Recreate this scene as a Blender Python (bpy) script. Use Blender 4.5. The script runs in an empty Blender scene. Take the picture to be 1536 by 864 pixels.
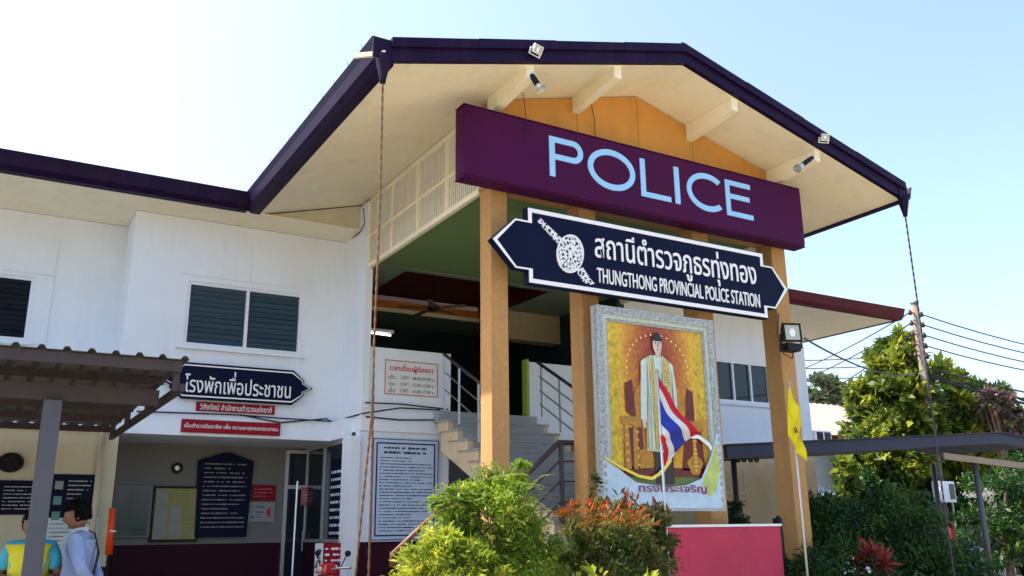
import bpy, bmesh, math, random
import numpy as np
from mathutils import Vector, Matrix

random.seed(7)
scene = bpy.context.scene
COL = scene.collection
rad = math.radians

# ------------------------------------------------------------------ camera
F_PX = 1328.18
PITCH, YAW, ROLL = rad(15.258), rad(30.731), rad(-0.704)
CAM = Vector((0, 0, 1.6))
fw = Vector((math.sin(YAW) * math.cos(PITCH), math.cos(YAW) * math.cos(PITCH), math.sin(PITCH)))
rt = Vector((math.cos(YAW), -math.sin(YAW), 0))
up = rt.cross(fw)
RT = rt * math.cos(ROLL) + up * math.sin(ROLL)
UP = -rt * math.sin(ROLL) + up * math.cos(ROLL)
cd = bpy.data.cameras.new('camera')
cam = bpy.data.objects.new('camera', cd)
COL.objects.link(cam)
cam.matrix_world = Matrix(((RT.x, UP.x, -fw.x, CAM.x), (RT.y, UP.y, -fw.y, CAM.y), (RT.z, UP.z, -fw.z, CAM.z), (0, 0, 0, 1)))
cd.sensor_width = 36
cd.lens = F_PX / 1536 * 36
cd.clip_end = 2000
scene.camera = cam

# ------------------------------------------------------------------ light
SUN = Vector((-1.0, 0.6, 1.72)).normalized()
world = bpy.data.worlds.new('World')
scene.world = world
world.use_nodes = True
wn = world.node_tree
sky = wn.nodes.new('ShaderNodeTexSky')
sky.sky_type = 'NISHITA'
sky.sun_disc = False
sky.sun_elevation = math.asin(SUN.z)
sky.sun_rotation = math.atan2(SUN.x, SUN.y)
sky.air_density = 1.0
sky.dust_density = 3.5
sky.ozone_density = 1.5
wn.links.new(sky.outputs[0], wn.nodes['Background'].inputs[0])
wn.nodes['Background'].inputs[1].default_value = 0.15
sd = bpy.data.lights.new('sun', 'SUN')
sd.energy = 3.0
sd.angle = rad(0.53)
sd.color = (1.0, 0.94, 0.84)
sun = bpy.data.objects.new('sun', sd)
COL.objects.link(sun)
sun.rotation_euler = (-SUN).to_track_quat('-Z', 'Y').to_euler()
sun.location = (-10, 6, 20)
scene.view_settings.view_transform = 'Standard'
scene.view_settings.look = 'None'
scene.view_settings.gamma = 1
scene.view_settings.use_curve_mapping = False
scene.view_settings.exposure = 1.52


# ------------------------------------------------------------------ pixel -> place
def ray(u, v):
    return fw + RT * ((u - 768) / F_PX) - UP * ((v - 432) / F_PX)


def py_(u, v, y):
    d = ray(u, v)
    return CAM + d * ((y - CAM.y) / d.y)


def px_(u, v, x):
    d = ray(u, v)
    return CAM + d * ((x - CAM.x) / d.x)


# ------------------------------------------------------------------ materials
MATS = {}


def M(name, rgb, rough=0.6, var=0.12, scale=6.0, bump=0.0, metal=0.0, spec=0.4, dirt=None, dscale=1.2):
    if name in MATS:
        return MATS[name]
    m = bpy.data.materials.new(name)
    m.use_nodes = True
    nt = m.node_tree
    b = nt.nodes['Principled BSDF']
    b.inputs['Roughness'].default_value = rough
    b.inputs['Metallic'].default_value = metal
    b.inputs['Specular IOR Level'].default_value = spec
    tc = nt.nodes.new('ShaderNodeTexCoord')
    n = nt.nodes.new('ShaderNodeTexNoise')
    n.inputs['Scale'].default_value = scale
    n.inputs['Detail'].default_value = 6
    n.inputs['Roughness'].default_value = 0.65
    nt.links.new(tc.outputs['Object'], n.inputs['Vector'])
    mix = nt.nodes.new('ShaderNodeMix')
    mix.data_type = 'RGBA'
    mix.inputs[6].default_value = (*[max(0, c * (1 - var)) for c in rgb], 1)
    mix.inputs[7].default_value = (*[min(0.95, c * (1 + var)) for c in rgb], 1)
    mr = nt.nodes.new('ShaderNodeMapRange')
    mr.inputs[1].default_value = 0.3
    mr.inputs[2].default_value = 0.7
    nt.links.new(n.outputs[0], mr.inputs[0])
    nt.links.new(mr.outputs[0], mix.inputs[0])
    out = mix.outputs[2]
    if dirt:
        # streaky grime: noise stretched along z, with its own shape
        mp = nt.nodes.new('ShaderNodeMapping')
        mp.inputs['Scale'].default_value = (dscale * 4, dscale * 4, dscale * 0.6)
        nt.links.new(tc.outputs['Object'], mp.inputs[0])
        n2 = nt.nodes.new('ShaderNodeTexNoise')
        n2.inputs['Scale'].default_value = 1.0
        n2.inputs['Detail'].default_value = 8
        n2.inputs['Roughness'].default_value = 0.7
        nt.links.new(mp.outputs[0], n2.inputs['Vector'])
        r2 = nt.nodes.new('ShaderNodeMapRange')
        r2.inputs[1].default_value = 0.5
        r2.inputs[2].default_value = 0.78
        r2.inputs[4].default_value = dirt[3]
        nt.links.new(n2.outputs[0], r2.inputs[0])
        mx = nt.nodes.new('ShaderNodeMix')
        mx.data_type = 'RGBA'
        mx.inputs[7].default_value = (*dirt[:3], 1)
        nt.links.new(r2.outputs[0], mx.inputs[0])
        nt.links.new(out, mx.inputs[6])
        out = mx.outputs[2]
    nt.links.new(out, b.inputs['Base Color'])
    rr = nt.nodes.new('ShaderNodeMapRange')
    rr.inputs[3].default_value = max(0.02, rough - 0.08)
    rr.inputs[4].default_value = min(1, rough + 0.1)
    nt.links.new(n.outputs[0], rr.inputs[0])
    nt.links.new(rr.outputs[0], b.inputs['Roughness'])
    if bump > 0:
        n3 = nt.nodes.new('ShaderNodeTexNoise')
        n3.inputs['Scale'].default_value = scale * 9
        n3.inputs['Detail'].default_value = 5
        nt.links.new(tc.outputs['Object'], n3.inputs['Vector'])
        bp = nt.nodes.new('ShaderNodeBump')
        bp.inputs['Strength'].default_value = bump
        bp.inputs['Distance'].default_value = 0.01
        nt.links.new(n3.outputs[0], bp.inputs['Height'])
        nt.links.new(bp.outputs[0], b.inputs['Normal'])
    MATS[name] = m
    return m


def leafmat(name, lo, mid, hi, trans=0.35):
    m = bpy.data.materials.new(name)
    m.use_nodes = True
    nt = m.node_tree
    b = nt.nodes['Principled BSDF']
    b.inputs['Roughness'].default_value = 0.5
    b.inputs['Specular IOR Level'].default_value = 0.35
    at = nt.nodes.new('ShaderNodeAttribute')
    at.attribute_name = 'tint'
    cr = nt.nodes.new('ShaderNodeValToRGB')
    cr.color_ramp.elements[0].position = 0.1
    cr.color_ramp.elements[0].color = (*lo, 1)
    cr.color_ramp.elements[1].position = 0.9
    cr.color_ramp.elements[1].color = (*hi, 1)
    e = cr.color_ramp.elements.new(0.5)
    e.color = (*mid, 1)
    nt.links.new(at.outputs['Fac'], cr.inputs[0])
    nt.links.new(cr.outputs[0], b.inputs['Base Color'])
    t = nt.nodes.new('ShaderNodeBsdfTranslucent')
    nt.links.new(cr.outputs[0], t.inputs[0])
    mx = nt.nodes.new('ShaderNodeMixShader')
    mx.inputs[0].default_value = trans
    nt.links.new(b.outputs[0], mx.inputs[1])
    nt.links.new(t.outputs[0], mx.inputs[2])
    nt.links.new(mx.outputs[0], nt.nodes['Material Output'].inputs[0])
    return m


GR = (0.20, 0.17, 0.12)
white = M('white_wall_paint', (0.75, 0.81, 0.88), 0.75, 0.03, 2.0, 0.2, dirt=(0.52, 0.52, 0.46, 0.22))  # white paint with a blue tint standing in for cool skylight on shaded walls
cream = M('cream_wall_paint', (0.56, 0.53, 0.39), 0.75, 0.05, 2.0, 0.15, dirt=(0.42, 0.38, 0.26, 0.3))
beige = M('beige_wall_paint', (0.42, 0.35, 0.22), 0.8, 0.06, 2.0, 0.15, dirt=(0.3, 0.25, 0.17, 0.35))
soffitm = M('soffit_paint', (0.88, 0.81, 0.60), 0.7, 0.05, 1.5, 0.1, dirt=(0.55, 0.48, 0.34, 0.3))
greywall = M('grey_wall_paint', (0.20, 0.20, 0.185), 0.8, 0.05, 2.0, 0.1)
orange = M('orange_gable_paint', (0.56, 0.26, 0.05), 0.75, 0.10, 1.6, 0.25, dirt=(0.34, 0.17, 0.05, 0.6), dscale=0.8)
tan = M('tan_column_render', (0.51, 0.285, 0.105), 0.9, 0.13, 24.0, 0.9, dirt=(0.34, 0.20, 0.10, 0.7), dscale=0.6)
purple = M('purple_fascia_paint', (0.010, 0.003, 0.026), 0.5, 0.2, 3.0, 0.05, spec=0.12, dirt=(0.045, 0.018, 0.05, 0.4))
maroonf = M('maroon_fascia_paint', (0.07, 0.005, 0.014), 0.5, 0.15, 3.0, spec=0.15)
signpurple = M('sign_purple_sheet', (0.052, 0.002, 0.044), 0.5, 0.12, 1.2, spec=0.12, dirt=(0.085, 0.004, 0.025, 0.5), dscale=0.7)
signnavy = M('sign_navy_sheet', (0.0025, 0.006, 0.028), 0.5, 0.15, 1.5, spec=0.10)
signwhite = M('sign_white_paint', (0.82, 0.84, 0.86), 0.45, 0.03, 4.0)
letterblue = M('pale_blue_letter_paint', (0.30, 0.58, 0.90), 0.35, 0.05, 4.0)
redsign = M('sign_red_sheet', (0.26, 0.006, 0.016), 0.5, 0.10, 3.0, spec=0.15)
pinkwall = M('raspberry_wall_paint', (0.50, 0.040, 0.085), 0.75, 0.14, 1.2, 0.7, dirt=(0.30, 0.04, 0.06, 0.8))
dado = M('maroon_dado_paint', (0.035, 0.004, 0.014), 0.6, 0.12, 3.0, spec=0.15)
greenceil = M('pale_green_ceiling', (0.16, 0.26, 0.10), 0.8, 0.05, 2.0)
palegreen = M('mint_ceiling_band', (0.20, 0.25, 0.18), 0.8, 0.05, 2.0)
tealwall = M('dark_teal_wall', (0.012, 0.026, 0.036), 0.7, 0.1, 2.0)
traym = M('maroon_tray_ceiling', (0.07, 0.006, 0.008), 0.6, 0.1, 2.0)
traylip = M('orange_tray_lip', (0.62, 0.20, 0.03), 0.6, 0.1, 2.0)
lime = M('lime_frame_paint', (0.26, 0.38, 0.04), 0.5, 0.08, 3.0)
tile = M('stair_tile', (0.30, 0.32, 0.33), 0.4, 0.10, 4.0, 0.05)
tilewarm = M('stair_side_render', (0.58, 0.46, 0.30), 0.8, 0.1, 4.0, 0.2)
concrete = M('concrete', (0.24, 0.22, 0.19), 0.9, 0.15, 1.5, 0.4, dirt=(0.28, 0.25, 0.2, 0.4))
ground_m = M('sunlit_paving', (0.34, 0.29, 0.21), 0.95, 0.15, 0.6, 0.3)
steel = M('brushed_steel', (0.34, 0.36, 0.36), 0.35, 0.1, 8.0, metal=0.9)
railm = M('dark_rail_paint', (0.04, 0.03, 0.04), 0.4, 0.2, 6.0)
railbrown = M('brown_rail_paint', (0.16, 0.06, 0.035), 0.45, 0.2, 6.0)
black = M('black_plastic', (0.008, 0.008, 0.011), 0.5, 0.2, 6.0, spec=0.2)
ropem = M('coir_rope', (0.17, 0.085, 0.045), 0.95, 0.3, 30.0, 0.6)
wirem = M('black_cable', (0.015, 0.015, 0.02), 0.6, 0.2, 8.0)
polem = M('weathered_pole_concrete', (0.20, 0.165, 0.13), 0.9, 0.2, 4.0, 0.5, dirt=(0.14, 0.11, 0.08, 0.6))
tin = M('brown_tin_sheet', (0.13, 0.125, 0.13), 0.5, 0.25, 3.0, 0.1, metal=0.35, dirt=(0.09, 0.045, 0.03, 0.6))
tindark = M('painted_purlin', (0.042, 0.034, 0.036), 0.6, 0.25, 4.0, 0.1, dirt=(0.09, 0.035, 0.025, 0.5))
postgrey = M('grey_post_paint', (0.075, 0.08, 0.10), 0.5, 0.12, 4.0, 0.1)
canopyblue = M('slate_blue_sheet', (0.028, 0.034, 0.065), 0.5, 0.15, 2.0, spec=0.2)
rooftile = M('purple_roof_sheet', (0.13, 0.04, 0.09), 0.6, 0.15, 2.0, 0.2)
galv = M('galvanised_roof', (0.36, 0.30, 0.26), 0.55, 0.12, 1.0, 0.1, dirt=(0.40, 0.26, 0.18, 0.5))
aluminium = M('aluminium_frame', (0.60, 0.62, 0.64), 0.4, 0.06, 6.0, metal=0.7)
paper = M('notice_paper', (0.72, 0.74, 0.72), 0.8, 0.06, 5.0)
paperblue = M('pale_blue_board', (0.50, 0.62, 0.80), 0.5, 0.05, 2.0)
inkm = M('dark_ink', (0.02, 0.025, 0.07), 0.7, 0.1, 5.0)
shadedpaper = M('shaded_paper', (0.30, 0.32, 0.31), 0.8, 0.1, 5.0)  # notice paper made darker, with the shade of the recess in its colour
inkred = M('red_ink', (0.50, 0.02, 0.06), 0.6, 0.1, 5.0)
inkpurple = M('purple_ink', (0.26, 0.06, 0.16), 0.6, 0.1, 5.0)
yellowm = M('yellow_cork', (0.36, 0.34, 0.04), 0.8, 0.12, 4.0)
bark = M('tree_bark', (0.13, 0.09, 0.06), 0.95, 0.3, 8.0, 0.8)


def glassmat(name, rgb, rough=0.06):
    m = bpy.data.materials.new(name)
    m.use_nodes = True
    b = m.node_tree.nodes['Principled BSDF']
    b.inputs['Base Color'].default_value = (*rgb, 1)
    b.inputs['Roughness'].default_value = rough
    b.inputs['Specular IOR Level'].default_value = 0.35
    n = m.node_tree.nodes.new('ShaderNodeTexNoise')
    n.inputs['Scale'].default_value = 1.3
    bp = m.node_tree.nodes.new('ShaderNodeBump')
    bp.inputs['Strength'].default_value = 0.04
    m.node_tree.links.new(n.outputs[0], bp.inputs['Height'])
    m.node_tree.links.new(bp.outputs[0], b.inputs['Normal'])
    return m


glass = glassmat('dark_window_glass', (0.012, 0.022, 0.035))
louvreglass = glassmat('blue_louvre_glass', (0.025, 0.065, 0.10), 0.4)


# ------------------------------------------------------------------ helpers
BASE = {}


class MB:
    def __init__(s):
        s.v = []
        s.f = []

    def add(s, vs, fs):
        k = len(s.v)
        s.v += [tuple(p) for p in vs]
        s.f += [tuple(i + k for i in f) for f in fs]
        return s

    def box(s, x0, x1, y0, y1, z0, z1):
        return s.add([(x0, y0, z0), (x1, y0, z0), (x1, y1, z0), (x0, y1, z0), (x0, y0, z1), (x1, y0, z1), (x1, y1, z1), (x0, y1, z1)],
                     [(0, 3, 2, 1), (4, 5, 6, 7), (0, 1, 5, 4), (1, 2, 6, 5), (2, 3, 7, 6), (3, 0, 4, 7)])

    def prism_y(s, pts, y0, y1):            # pts (x,z) anticlockwise seen from -y
        n = len(pts)
        vs = [(x, y0, z) for x, z in pts] + [(x, y1, z) for x, z in pts]
        fs = [tuple(range(n)), tuple(range(2 * n - 1, n - 1, -1))]
        fs += [(i, i + n, (i + 1) % n + n, (i + 1) % n) for i in range(n)]
        return s.add(vs, fs)

    def prism_x(s, pts, x0, x1):            # pts (y,z)
        n = len(pts)
        vs = [(x0, y, z) for y, z in pts] + [(x1, y, z) for y, z in pts]
        fs = [tuple(range(n)), tuple(range(2 * n - 1, n - 1, -1))]
        fs += [(i, i + n, (i + 1) % n + n, (i + 1) % n) for i in range(n)]
        return s.add(vs, fs)

    def bar(s, p, q, w, h, upv=(0, 0, 1)):
        p, q = Vector(p), Vector(q)
        d = (q - p).normalized()
        u = Vector(upv)
        sd_ = d.cross(u)
        if sd_.length < 1e-4:
            sd_ = d.cross(Vector((0, 1, 0)))
        sd_.normalize()
        u = sd_.cross(d)
        vs = []
        for c in (p, q):
            for a, b in ((-1, -1), (1, -1), (1, 1), (-1, 1)):
                vs.append(c + sd_ * (a * w / 2) + u * (b * h / 2))
        return s.add(vs, [(3, 2, 1, 0), (4, 5, 6, 7), (0, 1, 5, 4), (1, 2, 6, 5), (2, 3, 7, 6), (3, 0, 4, 7)])

    def tube(s, pts, r, n=8, caps=True):
        pts = [Vector(p) for p in pts]
        rs = r if isinstance(r, (list, tuple)) else [r] * len(pts)
        k = len(s.v)
        prev = None
        for i, p in enumerate(pts):
            a = pts[max(0, i - 1)]
            b = pts[min(len(pts) - 1, i + 1)]
            d = (b - a).normalized()
            if prev is None:
                ref = Vector((0, 0, 1)) if abs(d.z) < 0.9 else Vector((1, 0, 0))
                prev = d.cross(ref).normalized()
            x = (prev - d * prev.dot(d)).normalized()
            y = d.cross(x)
            prev = x
            for j in range(n):
                t = 2 * math.pi * j / n
                s.v.append(tuple(p + (x * math.cos(t) + y * math.sin(t)) * rs[i]))
        for i in range(len(pts) - 1):
            for j in range(n):
                a = k + i * n + j
                b = k + i * n + (j + 1) % n
                s.f.append((a, b, b + n, a + n))
        if caps:
            s.f.append(tuple(k + j for j in range(n - 1, -1, -1)))
            s.f.append(tuple(k + (len(pts) - 1) * n + j for j in range(n)))
        return s

    def ball(s, c, r, nu=14, nv=9):
        rx, ry, rz = r if isinstance(r, (list, tuple)) else (r, r, r)
        k = len(s.v)
        c = Vector(c)
        s.v.append((c.x, c.y, c.z - rz))
        for i in range(1, nv):
            t = -math.pi / 2 + math.pi * i / nv
            for j in range(nu):
                a = 2 * math.pi * j / nu
                s.v.append((c.x + rx * math.cos(t) * math.cos(a), c.y + ry * math.cos(t) * math.sin(a), c.z + rz * math.sin(t)))
        s.v.append((c.x, c.y, c.z + rz))
        top = len(s.v) - 1
        for j in range(nu):
            s.f.append((k, k + 1 + (j + 1) % nu, k + 1 + j))
            s.f.append((top, top - nu + j, top - nu + (j + 1) % nu))
        for i in range(nv - 2):
            for j in range(nu):
                a = k + 1 + i * nu + j
                b = k + 1 + i * nu + (j + 1) % nu
                s.f.append((a, b, b + nu, a + nu))
        return s

    def build(s, name, mat, parent=None, label=None, cat=None, group=None, kind=None, smooth=False, bevel=0):
        base = BASE.get(parent.as_pointer(), Vector()) if parent else Vector()
        me = bpy.data.meshes.new(name)
        me.from_pydata([(v[0] - base.x, v[1] - base.y, v[2] - base.z) for v in s.v], [], s.f)
        if smooth:
            me.polygons.foreach_set('use_smooth', [True] * len(me.polygons))
        if mat:
            for mm in (mat if isinstance(mat, (list, tuple)) else [mat]):
                me.materials.append(mm)
        me.update()
        o = bpy.data.objects.new(name, me)
        COL.objects.link(o)
        if bevel:
            b = o.modifiers.new('bevel', 'BEVEL')
            b.width = bevel
            b.segments = 2
            b.limit_method = 'ANGLE'
        if parent:
            o.parent = parent
            BASE[o.as_pointer()] = base
        tag(o, label, cat, group, kind)
        return o


def tag(o, label=None, cat=None, group=None, kind=None):
    if label:
        o['label'] = label
    if cat:
        o['category'] = cat
    if group:
        o['group'] = group
    if kind:
        o['kind'] = kind


def thing(name, loc, label, cat, group=None):
    o = bpy.data.objects.new(name, None)
    o.empty_display_size = 0.2
    COL.objects.link(o)
    o.location = loc
    BASE[o.as_pointer()] = Vector(loc)
    tag(o, label, cat, group)
    return o


def part(o, name):
    """an empty-like part holder: a real mesh is preferred, this only groups pieces"""
    return o


def share(me, name, parent, loc, rot=(0, 0, 0), scale=(1, 1, 1)):
    o = bpy.data.objects.new(name, me)
    COL.objects.link(o)
    o.parent = parent
    o.location = Vector(loc) - BASE[parent.as_pointer()]
    o.rotation_euler = rot
    o.scale = scale
    return o


def mesh(name, mb, mat):
    me = bpy.data.meshes.new(name)
    me.from_pydata(mb.v, [], mb.f)
    me.materials.append(mat)
    return me


UPV = set('ิีึืั็ํ')
TONE = set('่้๊๋์')


def _textmesh(s, res, weight):
    c = bpy.data.curves.new('t', 'FONT')
    c.body = s
    c.size = 1
    c.resolution_u = res
    c.offset = weight
    c.fill_mode = 'BOTH'
    o = bpy.data.objects.new('t', c)
    COL.objects.link(o)
    dg = bpy.context.evaluated_depsgraph_get()
    dg.update()
    me = bpy.data.meshes.new_from_object(o.evaluated_get(dg))
    vs = [tuple(v.co) for v in me.vertices]
    fs = [tuple(p.vertices) for p in me.polygons]
    bpy.data.objects.remove(o)
    bpy.data.curves.remove(c)
    bpy.data.meshes.remove(me)
    return vs, fs


def _adv(s):
    a = max(v[0] for v in _textmesh(s + '|', 1, 0)[0])
    b = max(v[0] for v in _textmesh('|', 1, 0)[0])
    return a - b


def text(s, name, mat, parent, x0, x1, z0, z1, y, depth=0.004, res=3, weight=0.0, fit=True, label=None, kind=None):
    """lettering facing -y, fitted into the rectangle x0..x1, z0..z1 and standing proud of plane y"""
    main, tones = '', []
    for i, ch in enumerate(s):
        if ch in TONE and i > 0 and s[i - 1] in UPV:
            tones.append((ch, main))
        else:
            main += ch
    vs, fs = _textmesh(main, res, weight)
    for ch, pre in tones:
        a = _adv(pre)
        tv, tf = _textmesh('ก' + ch, res, weight)
        kv, kf = _textmesh('ก', res, weight)
        ka = _adv('ก')
        n = len(kv)
        # only the mark: faces wholly above the consonant
        keep = [f for f in tf if min(tv[i][1] for i in f) > 0.60]
        used = sorted({i for f in keep for i in f})
        mp = {i: len(vs) + j for j, i in enumerate(used)}
        vs = vs + [(tv[i][0] - ka + a, tv[i][1] + 0.20, 0) for i in used]
        fs = fs + [tuple(mp[i] for i in f) for f in keep]
    mnx = min(v[0] for v in vs)
    mxx = max(v[0] for v in vs)
    mny = min(v[1] for v in vs)
    mxy = max(v[1] for v in vs)
    sx = (x1 - x0) / (mxx - mnx)
    sz = (z1 - z0) / (mxy - mny)
    mb = MB()
    P = [(x0 + (v[0] - mnx) * sx, z0 + (v[1] - mny) * sz) for v in vs]
    n = len(P)
    mb.v = [(p[0], y - depth, p[1]) for p in P] + [(p[0], y, p[1]) for p in P]
    mb.f = list(fs)
    cnt = {}
    for f in fs:
        for i in range(len(f)):
            e = (f[i], f[(i + 1) % len(f)])
            cnt[e] = cnt.get(e, 0) + 1
    for (a, b) in cnt:
        if (b, a) not in cnt:
            mb.f.append((a, a + n, b + n, b))
    return mb.build(name, mat, parent, label, kind=kind)


def scribble(name, mat, parent, x0, x1, z0, z1, y, rows, seed=1, fill=0.9, thick=0.45):
    """rows of small unreadable print: broken dashes of uneven height"""
    r = random.Random(seed)
    mb = MB()
    rh = (z1 - z0) / rows
    for i in range(rows):
        z = z1 - (i + 0.5) * rh
        end = x0 + (x1 - x0) * fill * r.choice((1, 1, 1, 0.97, 0.6, 0.85))
        x = x0
        while x < end:
            w = r.uniform(0.25, 0.9) * rh
            h = rh * thick * r.uniform(0.6, 1.1)
            mb.box(x, min(x + w, end), y - 0.002, y, z - h / 2, z + h / 2)
            x += w + r.uniform(0.05, 0.22) * rh
            if r.random() < 0.12:
                x += rh * 0.5
    return mb.build(name, mat, parent, kind='stuff')


def wall_y(name, mat, parent, x0, x1, z0, z1, y0, y1, holes=(), label=None):
    xs = sorted({x0, x1, *[h[0] for h in holes], *[h[1] for h in holes]})
    zs = sorted({z0, z1, *[h[2] for h in holes], *[h[3] for h in holes]})
    mb = MB()
    for i in range(len(xs) - 1):
        for j in range(len(zs) - 1):
            cx, cz = (xs[i] + xs[i + 1]) / 2, (zs[j] + zs[j + 1]) / 2
            if any(h[0] < cx < h[1] and h[2] < cz < h[3] for h in holes):
                continue
            mb.box(xs[i], xs[i + 1], y0, y1, zs[j], zs[j + 1])
    return mb.build(name, mat, parent, label)


# ------------------------------------------------------------------ ground
APRON = 0.12
MB().box(-150, 250, -80, 300, -0.3, 0.0).build('ground', ground_m, kind='structure')
MB().box(-8, 22, 9.2, 17.8, 0.004, APRON).build('pavement', concrete, kind='structure')

# ------------------------------------------------------------------ police station
ZE, ZR = 6.30, 7.41                     # soffit at the eaves and at the ridge of the portico gable
XL, XR, XM = 3.18, 11.43, 7.24
YF = 7.74                               # front of the gable
YG = 8.72                               # gable wall and column front
YW, YB, YH = 13.63, 14.50, 12.70        # bay wall, set-back wall, hall front
FL = 3.40
st = thing('police_station', (7.2, 13.0, 0.0), 'two storey white police station with gabled portico, orange columns and purple fascia', 'building')


def zsoff(x):
    return ZE + (x - XL) * (ZR - ZE) / (XM - XL) if x <= XM else ZE + (XR - x) * (ZR - ZE) / (XR - XM)


# walls of the left wing
wall_y('wall', white, st, -6, 1.56, 3.28, 6.295, YB, YB + 0.2, [(-0.75, 0.37, 4.34, 5.30)], 'set back upper wall of the left wing')
wall_y('wall', white, st, 1.56, 4.85, 3.28, 6.295, YW, YW + 0.18, [(2.39, 4.17, 4.32, 5.31)], 'upper wall of the projecting bay')
MB().box(1.56, 1.74, YW + 0.18, YB + 0.2, 3.28, 6.295).build('wall', white, st)
MB().box(-6, 4.85, YW - 0.03, 15.3, 2.98, 3.277).build('floor_slab', white, st)
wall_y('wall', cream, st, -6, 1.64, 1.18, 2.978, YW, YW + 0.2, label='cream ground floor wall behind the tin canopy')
MB().box(-6, 1.64, YW - 0.004, YW + 0.2, 0.1, 1.178).build('dado', dado, st)
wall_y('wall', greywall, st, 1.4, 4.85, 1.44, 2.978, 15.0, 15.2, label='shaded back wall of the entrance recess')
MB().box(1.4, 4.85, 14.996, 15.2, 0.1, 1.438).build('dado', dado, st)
MB().box(1.3, 1.5, YW + 0.2, 15.2, 0.1, 2.978).build('wall', greywall, st)
# panel joints on the upper walls: raised thin boards
for (a, b, c, d, y) in ((2.28, 3.30, 5.40, 6.02, YW), (3.312, 4.30, 5.40, 6.02, YW), (-0.9, 0.62, 5.36, 5.92, YB), (0.39, 0.62, 4.3, 5.35, YB)):
    MB().box(a, b, y - 0.014, y - 0.001, c, d).build('wall_panel', white, st, bevel=0.003)
# hall front below the balcony, the return wall, the parapets
wall_y('wall', white, st, 4.85, 6.35, 1.45, 3.06, YH, YH + 0.15, label='white ground floor wall carrying the notice board')
MB().box(4.85, 6.35, YH - 0.004, YH + 0.15, 0.1, 1.448).build('dado', dado, st)
MB().box(4.85, 6.37, YH - 0.05, 17, 3.062, FL - 0.002).build('floor_slab', white, st)
MB().box(6.37, 7.85, YH + 0.0, 17, 3.062, FL - 0.003).build('floor_slab', tile, st)
MB().box(7.85, 9.9, YH - 0.05, 17, 3.062, FL - 0.002).build('floor_slab', white, st)
MB().box(4.97, 6.37, YH - 0.02, YH + 0.1, FL, 4.36).build('parapet', white, st, bevel=0.006)
MB().box(7.85, 9.9, YH - 0.02, YH + 0.1, FL, 4.36).build('parapet', white, st, bevel=0.006)
MB().box(7.80, 7.847, YH - 0.03, YH + 0.12, FL, 4.40).build('corner_trim', lime, st)
MB().box(4.85, 4.965, YH - 0.06, YW, FL, 6.72).build('wall', white, st, label='white return wall beside the hall opening')
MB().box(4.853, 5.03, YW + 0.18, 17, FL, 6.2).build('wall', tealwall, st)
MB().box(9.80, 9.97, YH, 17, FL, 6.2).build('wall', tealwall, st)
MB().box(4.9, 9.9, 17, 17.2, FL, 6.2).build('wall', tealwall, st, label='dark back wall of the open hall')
MB().prism_y([(3.25, ZE + 0.002), (4.85, ZE + 0.002), (4.85, zsoff(4.85) - 0.012)], 12.98, 13.1).build('wall', cream, st, label='warm cream triangle of wall under the gable soffit')
# right wing
wall_y('wall', white, st, 9.97, 16.8, 3.28, 6.295, YB, YB + 0.2, [(13.3, 15.55, 4.29, 5.22)], 'upper wall of the right wing')
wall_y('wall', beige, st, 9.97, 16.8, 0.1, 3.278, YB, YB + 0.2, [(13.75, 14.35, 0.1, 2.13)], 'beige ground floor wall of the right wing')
MB().box(16.6, 16.8, YB + 0.2, 20, 0.1, 6.295).build('wall', white, st)
MB().box(-6, -5.8, YB + 0.2, 20, 0.1, 6.295).build('wall', white, st)
MB().box(-6, 16.8, 20, 20.2, 0.1, 6.295).build('wall', white, st)
MB().box(-6.0, 1.7, 15.3, 19.9, 2.98, 3.277).build('floor_slab', concrete, st)
# wall boards and a dark doorway on the right wing
MB().box(13.75, 14.35, YB + 0.05, YB + 0.12, 0.1, 2.13).build('door', M('dark_door', (0.03, 0.025, 0.04), 0.5), st)
for (a, b, c, d) in ((13.62, 13.745, 0.1, 2.22), (14.355, 14.46, 0.1, 2.22), (13.745, 14.355, 2.135, 2.22)):
    MB().box(a, b, YB - 0.02, YB + 0.04, c, d).build('door_frame', beige, st)
for (a, b, c, d) in ((13.5, 14.5, 2.3, 2.33), (13.5, 13.53, 2.34, 2.82), (14.47, 14.5, 2.34, 2.82)):
    MB().box(a, b, YB - 0.012, YB - 0.001, c, d).build('trim', tilewarm, st)


# windows
def louvre_window(x0, x1, z0, z1, y, n, mull, gm=louvreglass):
    fr = MB()
    t = 0.045
    fr.box(x0, x1, y + 0.02, y + 0.10, z0, z0 + t).box(x0, x1, y + 0.02, y + 0.10, z1 - t, z1)
    xs = [x0] + mull + [x1]
    for i, x in enumerate(xs):
        a = x if i == 0 else (x - t if i == len(xs) - 1 else x - t / 2)
        fr.box(a, a + t, y + 0.02, y + 0.10, z0 + t, z1 - t)
    w = fr.build('window', white, st)
    MB().box(x0 - 0.12, x1 + 0.06, y - 0.05, y + 0.02, z0 - 0.06, z0).build('sill', white, w)
    MB().box(x0, x1, y + 0.17, y + 0.18, z0, z1).build('dark_screen', black, w)
    for i in range(len(xs) - 1):
        a = xs[i] + (t if i == 0 else t / 2)
        b = xs[i + 1] - (t if i == len(xs) - 2 else t / 2)
        pitch = (z1 - z0 - 2 * t) / n
        me = mesh('louvre', MB().box(-(b - a) / 2, (b - a) / 2, -0.003, 0.003, -0.58 * pitch, 0.58 * pitch), gm)
        for k in range(n):
            share(me, 'louvre', w, ((a + b) / 2, y + 0.075, z0 + t + (k + 0.5) * pitch), (rad(random.uniform(26, 36)), 0, 0))
    return w


louvre_window(2.39, 4.17, 4.32, 5.31, YW, 11, [3.30])
louvre_window(-0.75, 0.37, 4.34, 5.30, YB, 11, [], glassmat('black_louvre_glass', (0.006, 0.010, 0.018), 0.45))
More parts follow.
